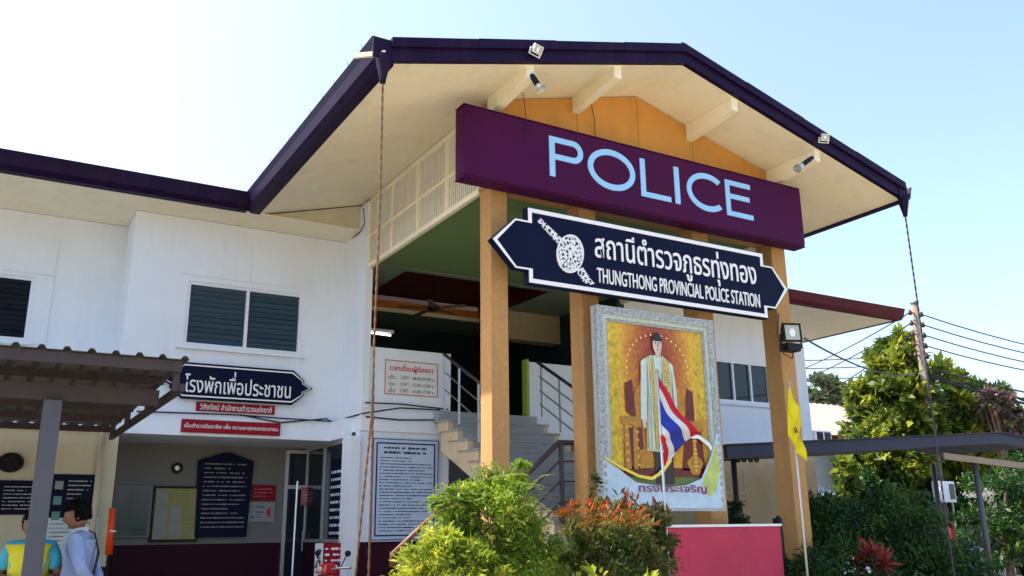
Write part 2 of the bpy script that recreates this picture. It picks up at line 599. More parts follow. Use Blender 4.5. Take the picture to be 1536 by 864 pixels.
# right wing window: four dark panes between white mullions
fr = MB()
fr.box(13.3, 15.55, YB + 0.0, YB + 0.1, 4.29, 4.34).box(13.3, 15.55, YB, YB + 0.1, 5.18, 5.22)
for x in (13.3, 13.84, 14.38, 14.92, 15.5):
    fr.box(x, x + 0.05, YB, YB + 0.1, 4.34, 5.18)
w = fr.build('window', white, st)
for x in (13.35, 13.89, 14.43, 14.97):
    MB().box(x, x + 0.50, YB + 0.05, YB + 0.06, 4.34, 5.18).build('pane', glass, w)
MB().box(13.2, 15.6, YB - 0.05, YB, 4.22, 4.288).build('sill', white, w)

# glass side wall and door of the recess
gw = MB()
gx = 4.80
for y in (13.08, 14.05, 14.95):
    gw.box(gx - 0.02, gx + 0.04, y, y + 0.05, 1.44, 2.975)
gw.box(gx - 0.02, gx + 0.04, 13.13, 14.95, 1.44, 1.49).box(gx - 0.02, gx + 0.04, 13.13, 14.95, 2.92, 2.975)
gwo = gw.build('glazed_screen', aluminium, st)
for y0, y1 in ((13.13, 14.05), (14.10, 14.95)):
    MB().box(gx + 0.005, gx + 0.012, y0, y1, 1.49, 2.92).build('pane', glass, gwo)
MB().box(gx - 0.02, 4.849, 13.0, 14.999, 0.1, 1.438).build('dado', dado, st)
MB().box(4.70, 4.851, 12.64, 13.0, 0.1, 2.976).build('pillar', white, st)
MB().box(4.70, 4.849, 13.0, YW - 0.03, 2.977, 3.277).build('beam', white, st)
A, B = py_(428, 680, 14.98), py_(468, 680, 14.98)
dr = MB()
zt = A.z
dr.box(A.x, A.x + 0.06, 14.93, 14.99, 0.12, zt).box(B.x - 0.05, B.x, 14.93, 14.99, 0.12, zt).box(A.x, B.x, 14.93, 14.99, zt, zt + 0.05)
dr.box(A.x + 0.06, B.x - 0.05, 14.93, 14.99, 2.30, 2.36)
do = dr.build('door', aluminium, st)
MB().box(A.x + 0.06, B.x - 0.05, 14.955, 14.965, 0.12, 2.30).build('pane', glass, do)
MB().box(A.x + 0.06, B.x - 0.05, 14.955, 14.965, 2.36, zt).build('pane', glass, do)
MB().tube([(B.x - 0.12, 14.90, 1.3), (B.x - 0.12, 14.90, 1.62)], 0.012).build('handle', steel, do)

# columns, lintel, gable
for x0, x1, d in ((4.90, 5.13, 0.27), (6.19, 6.45, 0.27), (8.09, 8.38, 0.28), (9.62, 9.90, 0.30)):
    MB().box(x0, x1, YG, YG + d, 0.0, 5.62).build('column', tan, st, bevel=0.008)
MB().box(4.88, 9.92, YG - 0.012, YG + 0.285, 5.622, 5.80).build('lintel', tan, st, bevel=0.006)
seams = [4.92, 6.22, XM, 8.22, 9.88]
for i in range(4):
    a, b = seams[i] + 0.004, seams[i + 1] - 0.004
    pts = [(a, 5.802), (b, 5.802), (b, zsoff(b) - 0.014)]
    if a < XM < b:
        pts.append((XM, ZR - 0.014))
    pts.append((a, zsoff(a) - 0.014))
    MB().prism_y(pts, YG + 0.01, YG + 0.16).build('gable_panel', orange, st)
for x in (4.92, 6.20, 8.17, 9.72):
    zb = zsoff(x)
    MB().prism_x([(7.80, zb - 0.16), (8.728, zb - 0.24), (8.728, zb + 0.012), (7.80, zb + 0.012)], x - 0.055, x + 0.055).build('rafter_end', soffitm, st, bevel=0.005)

# soffit boards
so = MB().box(XL, XL + 0.02, YF + 0.06, YF + 0.08, ZE + 0.02, ZE + 0.03).build('soffit', soffitm, st)
nb = 12
for side in (0, 1):
    a, b = (XL, XM) if side == 0 else (XM, XR)
    za, zb = zsoff(a), zsoff(b)
    y0, y1 = YF + 0.03, 12.97
    n = nb if side == 0 else 3
    wd = (y1 - y0) / n
    for k in range(n):
        q = MB()
        ya, yb = y0 + k * wd, y0 + (k + 1) * wd - 0.004
        dz = random.uniform(-0.0015, 0.0015)
        q.prism_y([(a, za + dz), (b, zb + dz), (b, zb + 0.015 + dz), (a, za + 0.015 + dz)], ya, yb).build('soffit_board', soffitm, so)
wing_soff = MB().box(-6.2, 4.85, 12.93, YW, ZE, ZE + 0.02).box(-6.2, 1.56, YW, YB, ZE, ZE + 0.02).build('soffit', soffitm, st)
MB().box(9.9, 18.35, 13.06, 17.5, ZE, ZE + 0.02).build('soffit', soffitm, st)


# roofs
def roof_sheet(pts4, name='roof_sheet', ribs=16, m=rooftile):
    a, b, c, d = [Vector(p) for p in pts4]      # a-b eave, d-c ridge
    n = (b - a).cross(d - a).normalized()
    if n.z < 0:
        n = -n
    mb = MB()
    lo = [p - n * 0.02 for p in (a, b, c, d)]
    hi = [a, b, c, d]
    mb.add(lo + hi, [(3, 2, 1, 0), (4, 5, 6, 7), (0, 1, 5, 4), (1, 2, 6, 5), (2, 3, 7, 6), (3, 0, 4, 7)])
    for i in range(ribs):
        t = (i + 0.5) / ribs
        mb.tube([a.lerp(b, t) + n * 0.005, d.lerp(c, t) + n * 0.005], 0.028, 6)
    return mb.build(name, m, st)


zt_ = 0.24
roof_sheet([(XL - 0.12, YF - 0.02, ZE + 0.22), (XL - 0.12, 17.5, ZE + 0.22), (XM, 17.5, ZR + zt_), (XM, YF - 0.02, ZR + zt_)], ribs=30)
roof_sheet([(XR + 0.12, YF - 0.02, ZE + 0.22), (XR + 0.12, 17.5, ZE + 0.22), (XM, 17.5, ZR + zt_), (XM, YF - 0.02, ZR + zt_)], ribs=30)
roof_sheet([(-6.3, 12.86, ZE + 0.24), (3.2, 12.86, ZE + 0.24), (3.2, 17.5, 7.65), (-6.3, 17.5, 7.65)], ribs=44)
roof_sheet([(11.4, 12.96, ZE + 0.24), (18.45, 12.96, ZE + 0.24), (18.45, 17.5, 7.65), (11.4, 17.5, 7.65)], ribs=36)
roof_sheet([(-6.3, 22.2, ZE + 0.24), (18.45, 22.2, ZE + 0.24), (18.45, 17.5, 7.65), (-6.3, 17.5, 7.65)], ribs=40)
MB().tube([(XM, YF - 0.03, ZR + zt_ + 0.01), (XM, 17.5, ZR + zt_ + 0.01)], 0.06, 8).build('ridge_cap', rooftile, st)

# barge boards on the gable front: lower board and a proud flashing, in lapped lengths
for a, b, sgn in ((XL - 0.03, XM, 1), (XM, XR + 0.03, -1)):
    za, zb = zsoff(max(a, XL)), zsoff(min(b, XR))
    MB().prism_y([(a, za), (b, zb), (b, zb + 0.15), (a, za + 0.15)], YF - 0.04, YF + 0.028).build('barge_board', purple, st)
    L = 4
    for k in range(L):
        t0, t1 = k / L, (k + 1) / L
        xa, xb = a + (b - a) * t0, a + (b - a) * t1
        zza, zzb = za + (zb - za) * t0, za + (zb - za) * t1
        o = 0.004 * (k % 2)
        MB().prism_y([(xa, zza + 0.152), (xb, zzb + 0.152), (xb, zzb + 0.262 + o), (xa, zza + 0.262 + o)], YF - 0.075 - o, YF + 0.04).build('flashing', purple, st)

# gutters
GP = [(0.0, 0.0), (-0.10, 0.0), (-0.17, 0.06), (-0.20, 0.17), (-0.235, 0.25), (-0.215, 0.25), (-0.18, 0.18), (-0.15, 0.075), (-0.09, 0.02), (0.0, 0.02)]


def gutter_y(x, y0, y1, sgn, m):
    q = MB()
    q.prism_y([(x + sgn * p[0], ZE - 0.01 + p[1]) for p in (GP if sgn > 0 else GP[::-1])], y0, y1)
    q.box(min(x, x + sgn * 0.03), max(x, x + sgn * 0.03), y0 + 0.05, y1, ZE - 0.012, ZE + 0.23)
    return q.build('gutter', m, st)


def gutter_x(y, x0, x1, m):
    q = MB()
    q.prism_x([(y + p[0], ZE - 0.01 + p[1]) for p in GP], x0, x1)
    q.box(x0, x1, y, y + 0.03, ZE - 0.012, ZE + 0.23)
    return q.build('gutter', m, st)


gl = gutter_y(XL - 0.002, YF - 0.03, 12.93, 1, purple)
gr = gutter_y(XR + 0.002, YF - 0.03, 13.0, -1, purple)
gutter_x(12.93, -6.3, 3.0, purple)
gutter_x(13.03, 11.5, 18.45, maroonf)
MB().box(18.35, 18.45, 13.065, 17.5, ZE - 0.01, ZE + 0.22).build('barge_board', maroonf, st)
# funnels at the two front gutter corners
for x, g in ((XL - 0.10, gl), (XR + 0.015, gr)):
    MB().tube([(x, YF - 0.01, ZE + 0.05), (x, YF - 0.01, ZE - 0.03), (x, YF - 0.01, ZE - 0.22), (x, YF - 0.01, ZE - 0.26)], [0.085, 0.075, 0.035, 0.03], 12).build('outlet', purple, g, smooth=True)
    MB().box(x - 0.13, x + 0.07, YF - 0.05, YF - 0.032, ZE + 0.0, ZE + 0.23).build('stop_end', purple, g)
# little wires standing on the gutter lip
wb = MB()
for k in range(11):
    y = YF + 0.25 + k * 0.43
    wb.tube([(XL - 0.235, y, ZE + 0.23), (XL - 0.25, y + random.uniform(-0.03, 0.03), ZE + 0.285)], 0.003, 4)
wb.build('gutter_wire', wirem, gl, kind='stuff')
MB().bar((XL - 0.36, YF + 0.15, ZE + 0.06), (XL - 0.10, YF - 0.06, ZE + 0.06), 0.03, 0.05).build('bracket', soffitm, gl)


# lattice screens at the sides of the portico
def lattice(x):
    y0, y1 = 8.99, YH - 0.07
    z0, z1, zm = 5.60, zsoff(x) - 0.02, 6.10
    q = MB()
    for z, h in ((z0, 0.07), (zm, 0.045), (z1 - 0.08, 0.08)):
        q.box(x - 0.03, x + 0.03, y0, y1, z, z + h)
    for k in range(5):
        y = y0 + (y1 - y0) * k / 4
        q.box(x - 0.032, x + 0.032, y - 0.025, y + 0.025, z0 + 0.07, z1 - 0.08)
    lo = q.build('lattice_screen', soffitm, st)
    me = mesh('slat', MB().box(-0.006, 0.006, -0.015, 0.015, 0, z1 - z0 - 0.14), M('slat_paint', (0.74, 0.71, 0.60), 0.7, 0.1, 4.0, 0.1))
    n = int((y1 - y0) / 0.056)
    for k in range(n):
        share(me, 'slat', lo, (x, y0 + 0.03 + k * 0.056, z0 + 0.065), (0, 0, rad(random.uniform(-4, 6))))


lattice(4.91)
lattice(9.86)
MB().box(4.965, 9.9, YG + 0.30, YH + 0.2, 5.78, 5.80).build('ceiling', greenceil, st, label='pale green ceiling over the stairs')
# hall ceiling with a sunk maroon tray
hx0, hx1, hy0, hy1 = 5.70, 8.60, 13.05, 15.85
cb = MB()
cb.box(5.03, 9.8, YH + 0.2, hy0, 5.77, 5.80).box(5.03, 9.8, hy1, 17, 5.77, 5.80).box(5.03, hx0, hy0, hy1, 5.77, 5.80).box(hx1, 9.8, hy0, hy1, 5.77, 5.80)
cb.build('ceiling', palegreen, st)
MB().box(hx0, hx1, hy0, hy1, 6.10, 6.12).box(hx0, hx0 + 0.02, hy0, hy1, 5.81, 6.10).box(hx1 - 0.02, hx1, hy0, hy1, 5.81, 6.10).box(hx0, hx1, hy0, hy0 + 0.02, 5.81, 6.10).build('ceiling_tray', traym, st)
MB().box(hx0 + 0.02, hx1 - 0.02, hy1 - 0.04, hy1 - 0.002, 5.84, 6.0).build('tray_lip', traylip, st)
MB().box(hx0 + 0.02, hx1 - 0.02, hy1 - 0.07, hy1 - 0.042, 5.765, 5.84).build('tray_moulding', soffitm, st)
# deep beam and lime framed glazing at the back of the hall
MB().box(8.6, 9.8, 14.6, 14.9, 5.2, 5.765).build('beam', beige, st)
A = py_(862, 470, 15.2)
MB().box(A.x, A.x + 0.12, 15.1, 15.2, FL, 5.76).build('window_post', lime, st)
MB().box(A.x - 1.3, A.x, 15.14, 15.16, FL + 0.9, 5.5).build('pane', glass, st)

# stairs
X0, X1 = 6.05, 7.85
R_, T_ = 0.17, 0.32
Y0 = 12.45
sa = MB().prism_x([(Y0 - 0.02, FL - 0.20), (Y0 - 0.02, FL - 0.62), (Y0 - 9.6 * T_, FL - 9.6 * R_ - 0.40), (Y0 - 9.6 * T_, FL - 9.6 * R_ - 0.02)], X0 + 0.03, X0 + 0.14).build('staircase', tilewarm, st)
me = mesh('step', MB().box(0, X1 - X0, 0, T_ + 0.03, -R_ + 0.004, -0.03), tilewarm)
mn = mesh('tread', MB().box(-0.015, X1 - X0 + 0.015, -0.02, T_ + 0.03, -0.03, 0), tile)
mr_ = mesh('riser', MB().box(0.09, X1 - X0 - 0.09, -0.006, 0, -R_ + 0.004, -0.031), tile)
for k in range(1, 11):
    y, z = Y0 - k * T_, FL - k * R_
    share(me, 'step', sa, (X0, y, z))
    share(mn, 'tread', sa, (X0, y, z))
    share(mr_, 'riser', sa, (X0, y, z))
MB().box(X0, X1, Y0, YH - 0.052, FL - 0.17, FL).build('step', tile, sa)
LZ = FL - 11 * R_
MB().box(5.95, X1 + 0.3, 8.98, Y0 - 10 * T_, LZ - 0.15, LZ).build('landing', tile, sa)
ml = mesh('step', MB().box(0, 0.31, 0, Y0 - 10 * T_ - 9.0, -0.17, 0), tile)
for k in range(1, 9):
    share(ml, 'step', sa, (5.95 - k * 0.29, 9.0, LZ - k * 0.17))
# stair rails
rl = MB()
p0, p1 = Vector((X1 - 0.06, Y0 - 0.15, FL + 0.88)), Vector((X1 - 0.06, Y0 - 6 * T_, FL - 6 * R_ + 0.92))
rl.tube([p0, p1], 0.028, 8)
ro = rl.build('handrail', railm, st, smooth=True)
for t in (0.06, 0.36, 0.68, 0.98):
    p = p0.lerp(p1, t)
    MB().tube([p, (p.x, p.y, p.z - 0.86)], 0.016, 6).build('post', steel, ro)
for dz in (0.25, 0.48, 0.7):
    MB().tube([p0 - Vector((0, 0.05, dz)), p1 - Vector((0, 0, dz))], 0.011, 6).build('rail', steel, ro)
rl = MB()
q0, q1 = Vector((X0 + 0.08, Y0 - 0.0, FL + 0.9)), Vector((X0 + 0.08, Y0 - 5.5 * T_, FL - 5.5 * R_ + 0.9))
ro = rl.tube([q0, q1], 0.026, 8).build('handrail', railm, st, smooth=True)
for t in (0.02, 0.3, 0.65, 0.98):
    p = q0.lerp(q1, t)
    MB().tube([p, (p.x, p.y, p.z - 0.88)], 0.018, 6).build('post', steel, ro)
for dz in (0.28, 0.55):
    MB().tube([q0 - Vector((0, 0, dz)), q1 - Vector((0, 0, dz))], 0.010, 6).build('rail', steel, ro)
# rail of the lower flight (front) and its lower end (back)
b0, b1, b2 = py_(690, 812, 9.02), py_(838, 664, 9.02), py_(900, 666, 9.02)
ro = MB().tube([b0, b1, b2], 0.033, 8).build('handrail', railm, st, smooth=True)
for u in (0.35, 1.0):
    p = b0.lerp(b1, u) + Vector((0.03, 0, 0))
    MB().tube([p, (p.x, p.y, p.z - 0.95)], 0.03, 8).build('post', railm, ro)
for dz in (0.22, 0.46, 0.7):
    MB().tube([b0 - Vector((0, 0, dz)), b1 - Vector((0, 0, dz)), b2 - Vector((0, 0, dz))], 0.012, 6).build('rail', railm, ro)
a0, a1 = py_(588, 832, 10.2), py_(700, 727, 10.2)
ro = MB().tube([(a0.x, a0.y, a0.z - 0.14), a0, a1], 0.034, 8).build('handrail', railbrown, st, smooth=True)
p = a0.lerp(a1, 0.1)
MB().tube([p, (p.x, p.y, 0.1)], 0.022, 8).build('post', railbrown, ro)
MB().tube([(a0.x + 0.08, a0.y, a0.z - 0.12), (a1.x, a1.y, a1.z - 0.42)], 0.012, 6).build('rail', steel, ro)

# wall cables clipped to the building
for pts, nm in (
    ([py_(205, 617, 13.58), py_(350, 622, 13.58), py_(430, 628, 13.57), py_(500, 632, 13.55), py_(545, 620, 12.6), py_(600, 612, 12.6), py_(660, 615, 12.6)], 'cable'),
    ([py_(360, 622, 13.58), py_(420, 634, 13.58), py_(490, 628, 13.57), py_(505, 640, 13.57), py_(504, 655, 13.57)], 'cable'),
    ([py_(548, 604, 12.62), py_(600, 606, 12.62), py_(672, 614, 12.62)], 'cable'),
    ([py_(549, 625, 12.62), py_(600, 630, 12.62), py_(655, 630, 12.62), py_(664, 622, 12.62)], 'cable'),
):
    MB().tube(pts, 0.012, 6).build(nm, wirem, st)
MB().tube([py_(545, 312, 12.60), py_(547, 335, 12.60), py_(540, 348, 12.9), py_(524, 362, 13.5)], 0.008, 5).build('cable', wirem, st)
for s0, s1 in (((778, 100, 8.66), (792, 215, 8.30)), ((745, 120, 8.66), (752, 165, 8.66)), ((886, 150, 8.70), (893, 205, 8.70))):
    MB().tube([py_(*s0), py_((s0[0] + s1[0]) / 2 + 2, (s0[1] + s1[1]) / 2, (s0[2] + s1[2]) / 2), py_(*s1)], 0.005, 5).build('cable', wirem, st)

# ------------------------------------------------------------------ signs on the portico
ps = thing('roof_sign', (7.2, 8.55, 5.53), 'long purple sign reading POLICE in pale blue letters across the gable', 'sign')
yf = 8.40
MB().box(4.37, 10.0, yf, yf + 0.24, 5.54, 6.43).build('panel', signpurple, ps, bevel=0.03)
for (a, b, c, d) in ((4.37, 10.0, 6.432, 6.445), (4.37, 10.0, 5.525, 5.538)):
    MB().box(a, b, yf + 0.01, yf + 0.23, c, d).build('edge_trim', signpurple, ps)
for y in (5.2, 7.2, 9.2):
    MB().box(y, y + 0.05, yf + 0.24, YG - 0.012, 5.7, 5.75).build('bracket', steel, ps)
spans = {'P': (5.545, 6.05), 'O': (6.12, 6.87), 'L': (6.96, 7.46), 'I': (7.535, 7.62), 'C': (7.75, 8.39), 'E': (8.46, 8.96)}
base_z, cap = 5.755, 0.53


def stroke_ring(cx, cz, rx, rz, w, a0, a1, n=40):
    pts_o, pts_i = [], []
    for i in range(n + 1):
        a = a0 + (a1 - a0) * i / n
        pts_o.append((cx + rx * math.cos(a), cz + rz * math.sin(a)))
        pts_i.append((cx + (rx - w) * math.cos(a), cz + (rz - w) * math.sin(a)))
    return pts_o, pts_i


def ring_mesh(mb, po, pi, y0, y1, closed=False):
    n = len(po)
    k = len(mb.v)
    for y in (y0, y1):
        for p in po:
            mb.v.append((p[0], y, p[1]))
        for p in pi:
            mb.v.append((p[0], y, p[1]))
    for i in range(n - 1):
        a, b, c, d = k + i, k + i + 1, k + n + i + 1, k + n + i
        o = 2 * n
        mb.f += [(a, b, c, d), (d + o, c + o, b + o, a + o), (a, a + o, b + o, b), (d, c, c + o, d + o)]
    mb.f += [(k, k + n, k + n + 2 * n, k + 2 * n), (k + n - 1, k + 3 * n - 1, k + 4 * n - 1, k + 2 * n - 1)]


def letter(ch):
    x0, x1 = spans[ch]
    z0, z1 = base_z, base_z + cap
    w = 0.080
    y0, y1 = yf - 0.014, yf - 0.001
    mb = MB()
    if ch == 'P':
        mb.box(x0, x0 + w, y0, y1, z0, z1)
        h = 0.15
        mb.box(x0 + w, x1 - h, y0, y1, z1 - w * 0.92, z1)
        mb.box(x0 + w, x1 - h, y0, y1, z1 - 2 * h, z1 - 2 * h + w * 0.92)
        po, pi = stroke_ring(x1 - h, z1 - h, h, h, w * 0.95, -math.pi / 2, math.pi / 2, 24)
        ring_mesh(mb, po, pi, y0, y1)
    elif ch == 'O':
        po, pi = stroke_ring((x0 + x1) / 2, (z0 + z1) / 2, (x1 - x0) / 2, cap / 2 + 0.012, w, 0, 2 * math.pi, 64)
        ring_mesh(mb, po, pi, y0, y1)
    elif ch == 'L':
        mb.box(x0, x0 + w, y0, y1, z0, z1).box(x0 + w, x1, y0, y1, z0, z0 + w * 0.9)
    elif ch == 'I':
        mb.box(x0, x1, y0, y1, z0, z1)
    elif ch == 'C':
        po, pi = stroke_ring(x0 + 0.367, (z0 + z1) / 2, 0.367, cap / 2 + 0.012, w, rad(46), rad(314), 48)
        ring_mesh(mb, po, pi, y0, y1)
    elif ch == 'E':
        mb.box(x0, x0 + w, y0, y1, z0, z1)
        mb.box(x0 + w, x1 - 0.02, y0, y1, z1 - w * 0.9, z1).box(x0 + w, x1 - 0.05, y0, y1, z0 + cap * 0.49, z0 + cap * 0.49 + w * 0.9).box(x0 + w, x1, y0, y1, z0, z0 + w * 0.9)
    return mb.build('letter', letterblue, ps)


for ch in 'POLICE':
    letter(ch)

ns = thing('name_sign', (7.1, 8.35, 4.35), 'navy pointed name sign in Thai and English hung below the purple sign', 'sign')
ys = 8.36


def sgn_pts(t=0.0):
    c = 0.19 - t * 0.35
    return [(5.20 + t, 4.35 + t), (9.03 - t, 4.35 + t), (9.03 - t, 4.50 + t * 0.4), (9.20 - t * 0.2, 4.50 + t * 0.4), (9.47 - t * 1.15, 4.805), (9.20 - t * 0.2, 5.10 - t * 0.4), (9.03 - t, 5.10 - t * 0.4),
            (9.03 - t, 5.265 - t), (5.20 + t, 5.265 - t), (5.20 + t, 5.10 - t * 0.4), (5.02 + t * 0.2, 5.10 - t * 0.4), (4.72 + t * 1.15, 4.805), (5.02 + t * 0.2, 4.50 + t * 0.4), (5.20 + t, 4.50 + t * 0.4)]


MB().prism_y([(x + 0.0, z) for x, z in sgn_pts(-0.012)], ys, ys + 0.10).build('board', signnavy, ns)
po, pi = sgn_pts(0.0), sgn_pts(0.05)
bm_ = MB()
ring_mesh(bm_, po + po[:1], pi + pi[:1], ys - 0.008, ys - 0.001)
bm_.build('border', signwhite, ns)
text('สถานีตำรวจภูธรทุ่งทอง', 'thai_lettering', signwhite, ns, 6.15, 8.87, 4.685, 5.165, ys - 0.001, 0.012, 4, 0.006)
text('THUNGTHONG PROVINCIAL POLICE STATION', 'english_lettering', signwhite, ns, 6.17, 8.90, 4.475, 4.665, ys - 0.001, 0.012, 4, 0.004)
# emblem: round shield with sword, fretted
em = bpy.data.materials.new('fretted_emblem')
em.use_nodes = True
nt = em.node_tree
vo = nt.nodes.new('ShaderNodeTexVoronoi')
vo.inputs['Scale'].default_value = 22
vo.feature = 'DISTANCE_TO_EDGE'
tc = nt.nodes.new('ShaderNodeTexCoord')
cr = nt.nodes.new('ShaderNodeValToRGB')
cr.color_ramp.elements[0].position = 0.13
cr.color_ramp.elements[0].color = (0.75, 0.77, 0.78, 1)
cr.color_ramp.elements[1].position = 0.17
cr.color_ramp.elements[1].color = (0.01, 0.015, 0.05, 1)
nt.links.new(tc.outputs['Object'], vo.inputs['Vector'])
nt.links.new(vo.outputs['Distance'], cr.inputs[0])
nt.links.new(cr.outputs[0], nt.nodes['Principled BSDF'].inputs['Base Color'])
ec = Vector((5.78, ys, 4.78))
eb = MB()
N = 36
outl = [(ec.x + 0.195 * math.cos(2 * math.pi * i / N) + 0.03 * math.sin(2 * math.pi * i / N), ec.z + 0.245 * math.sin(2 * math.pi * i / N)) for i in range(N)]
eo = eb.prism_y(outl, ys - 0.012, ys - 0.001).build('emblem', em, ns)
eb = MB()
inn = [(ec.x + (p[0] - ec.x) * 0.9, ec.z + (p[1] - ec.z) * 0.92) for p in outl]
ring_mesh(eb, outl + outl[:1], inn + inn[:1], ys - 0.02, ys - 0.0125)
eb.build('emblem_rim', signwhite, eo)
# rays of the fretwork
eb = MB()
for ringr, cnt, sz in ((0.40, 10, 0.020), (0.70, 18, 0.020), (0.0, 1, 0.05), (0.20, 6, 0.016)):
    for i in range(cnt):
        a = 2 * math.pi * i / cnt
        x, z = ec.x + 0.19 * ringr * math.cos(a), ec.z + 0.235 * ringr * math.sin(a)
        eb.prism_y([(x - sz, z), (x, z - sz), (x + sz, z), (x, z + sz)], ys - 0.016, ys - 0.0125)
eb.build('emblem_fret', signwhite, eo)
MB().prism_y([(5.34, 5.15), (5.31, 5.11), (5.59, 4.93), (5.64, 4.98)][::-1] if False else [(5.325, 5.115), (5.60, 4.885), (5.665, 4.955), (5.36, 5.165)], ys - 0.014, ys - 0.001).build('sword_hilt', em, eo)
MB().prism_y([(5.86, 4.585), (5.955, 4.455), (6.05, 4.425), (6.125, 4.455), (6.06, 4.51), (5.965, 4.635)], ys - 0.014, ys - 0.001).build('sword_tip', em, eo)

# ------------------------------------------------------------------ framed portrait
pt = thing('portrait', (7.12, 8.45, 1.79), 'large silver framed portrait of a standing figure in a pale robe on gold', 'portrait')
yp = 8.44
fx0, fx1, fz0, fz1 = 6.18, 8.07, 1.79, 4.22
silver = M('silver_frame_paint', (0.46, 0.50, 0.50), 0.35, 0.55, 30.0, 1.0, metal=0.3)
MB().box(fx0, fx1, yp + 0.03, yp + 0.09, fz0, fz1).build('backing_panel', aluminium, pt)
for i, (a, b) in enumerate(((0.0, 0.10), (0.10, 0.15), (0.15, 0.18))):
    d = (0.05, 0.035, 0.02)[i]
    q = MB()
    o_ = [(fx0 + a, fz0 + a), (fx1 - a, fz0 + a), (fx1 - a, fz1 - a), (fx0 + a, fz1 - a)]
    i_ = [(fx0 + b, fz0 + b), (fx1 - b, fz0 + b), (fx1 - b, fz1 - b), (fx0 + b, fz1 - b)]
    ring_mesh(q, o_ + o_[:1], i_ + i_[:1], yp + 0.03 - d, yp + 0.029)
    q.build('frame_moulding', (silver, M('pale_green_frame', (0.48, 0.55, 0.45), 0.5, 0.2, 20, 0.5), silver)[i], pt)
bos = MB()
for i in range(26):
    t = (i + 0.5) / 26
    for xx in (fx0 + 0.05, fx1 - 0.05):
        bos.ball((xx, yp - 0.018, fz0 + t * (fz1 - fz0)), (0.028, 0.012, 0.036), 8, 5)
for i in range(20):
    t = (i + 0.5) / 20
    bos.ball((fx0 + t * (fx1 - fx0), yp - 0.018, fz1 - 0.05), (0.036, 0.012, 0.028), 8, 5)
bos.build('carved_bosses', silver, pt, kind='stuff', smooth=True)
PR = {}


def flat(name, col, polys, lay, rough=0.35, var=0.15, scale=8.0):
    m = M('print_' + name, col, rough, var, scale)
    q = MB()
    y = yp + 0.029 - 0.0025 * lay
    k = 0.86 if name in ('robe', 'white_sleeve', 'robe_trim', 'robe_folds', 'robe_gilding', 'dark_trousers', 'neck', 'face', 'hair', 'features') else 1.0
    for p in polys:
        p = [(0.5 + (a - 0.5) * k, b) for a, b in p]
        q.prism_y([(fx0 + a * (fx1 - fx0), fz1 - b * (fz1 - fz0)) for a, b in p][::-1], y, y + 0.0022)
    return q.build('print_' + name, m, pt, kind='stuff' if len(polys) > 1 else None)


def ell(cx, cy, rx, ry, n=28, a0=0, a1=360):
    return [(cx + rx * math.cos(rad(a0 + (a1 - a0) * i / n)), cy + ry * math.sin(rad(a0 + (a1 - a0) * i / n))) for i in range(n if a1 - a0 >= 360 else n + 1)]


bgm = bpy.data.materials.new('print_throne_hall')
bgm.use_nodes = True
nt = bgm.node_tree
tc = nt.nodes.new('ShaderNodeTexCoord')
mp = nt.nodes.new('ShaderNodeMapping')
mp.inputs['Location'].default_value = (0, 0, -(3.50 - 1.79))
nt.links.new(tc.outputs['Object'], mp.inputs[0])
sx_ = nt.nodes.new('ShaderNodeMapping')
sx_.inputs['Scale'].default_value = (0.95, 0.0, 0.40)
nt.links.new(mp.outputs[0], sx_.inputs[0])
ln = nt.nodes.new('ShaderNodeVectorMath')
ln.operation = 'LENGTH'
nt.links.new(sx_.outputs[0], ln.inputs[0])
no = nt.nodes.new('ShaderNodeTexNoise')
no.inputs['Scale'].default_value = 16
no.inputs['Detail'].default_value = 9
no.inputs['Roughness'].default_value = 0.75
nt.links.new(tc.outputs['Object'], no.inputs['Vector'])
ma = nt.nodes.new('ShaderNodeMath')
ma.operation = 'MULTIPLY_ADD'
ma.inputs[1].default_value = 0.62
nt.links.new(no.outputs[0], ma.inputs[0])
nt.links.new(ln.outputs['Value'], ma.inputs[2])
cr = nt.nodes.new('ShaderNodeValToRGB')
for pos, c in ((0.30, (0.50, 0.13, 0.008)), (0.42, (0.24, 0.022, 0.005)), (0.58, (0.36, 0.075, 0.006)), (0.74, (0.52, 0.20, 0.008)), (0.92, (0.72, 0.46, 0.02)), (0.99, (0.45, 0.22, 0.015))):
    e = cr.color_ramp.elements.new(pos)
    e.color = (*c, 1)
cr.color_ramp.elements[0].color = (0.55, 0.16, 0.01, 1)
cr.color_ramp.elements[-1].color = (0.5, 0.28, 0.02, 1)
nt.links.new(ma.outputs[0], cr.inputs[0])
nt.links.new(cr.outputs[0], nt.nodes['Principled BSDF'].inputs['Base Color'])
nt.nodes['Principled BSDF'].inputs['Roughness'].default_value = 0.4
MATS['print_gold_ground'] = bgm
rbm = bpy.data.materials.new('print_robe_cloth')
rbm.use_nodes = True
nt = rbm.node_tree
tc = nt.nodes.new('ShaderNodeTexCoord')
wv = nt.nodes.new('ShaderNodeTexWave')
wv.inputs['Scale'].default_value = 4.2
wv.inputs['Distortion'].default_value = 5.0
wv.inputs['Detail'].default_value = 4
mp = nt.nodes.new('ShaderNodeMapping')
mp.inputs['Scale'].default_value = (2.2, 1, 0.25)
nt.links.new(tc.outputs['Object'], mp.inputs[0])
nt.links.new(mp.outputs[0], wv.inputs['Vector'])
cr = nt.nodes.new('ShaderNodeValToRGB')
for pos, c in ((0.15, (0.22, 0.26, 0.14)), (0.4, (0.50, 0.58, 0.30)), (0.65, (0.66, 0.72, 0.58)), (0.9, (0.62, 0.55, 0.22))):
    e = cr.color_ramp.elements.new(pos)
    e.color = (*c, 1)
cr.color_ramp.elements[0].color = (0.2, 0.24, 0.13, 1)
cr.color_ramp.elements[-1].color = (0.6, 0.6, 0.4, 1)
nt.links.new(wv.outputs[0], cr.inputs[0])
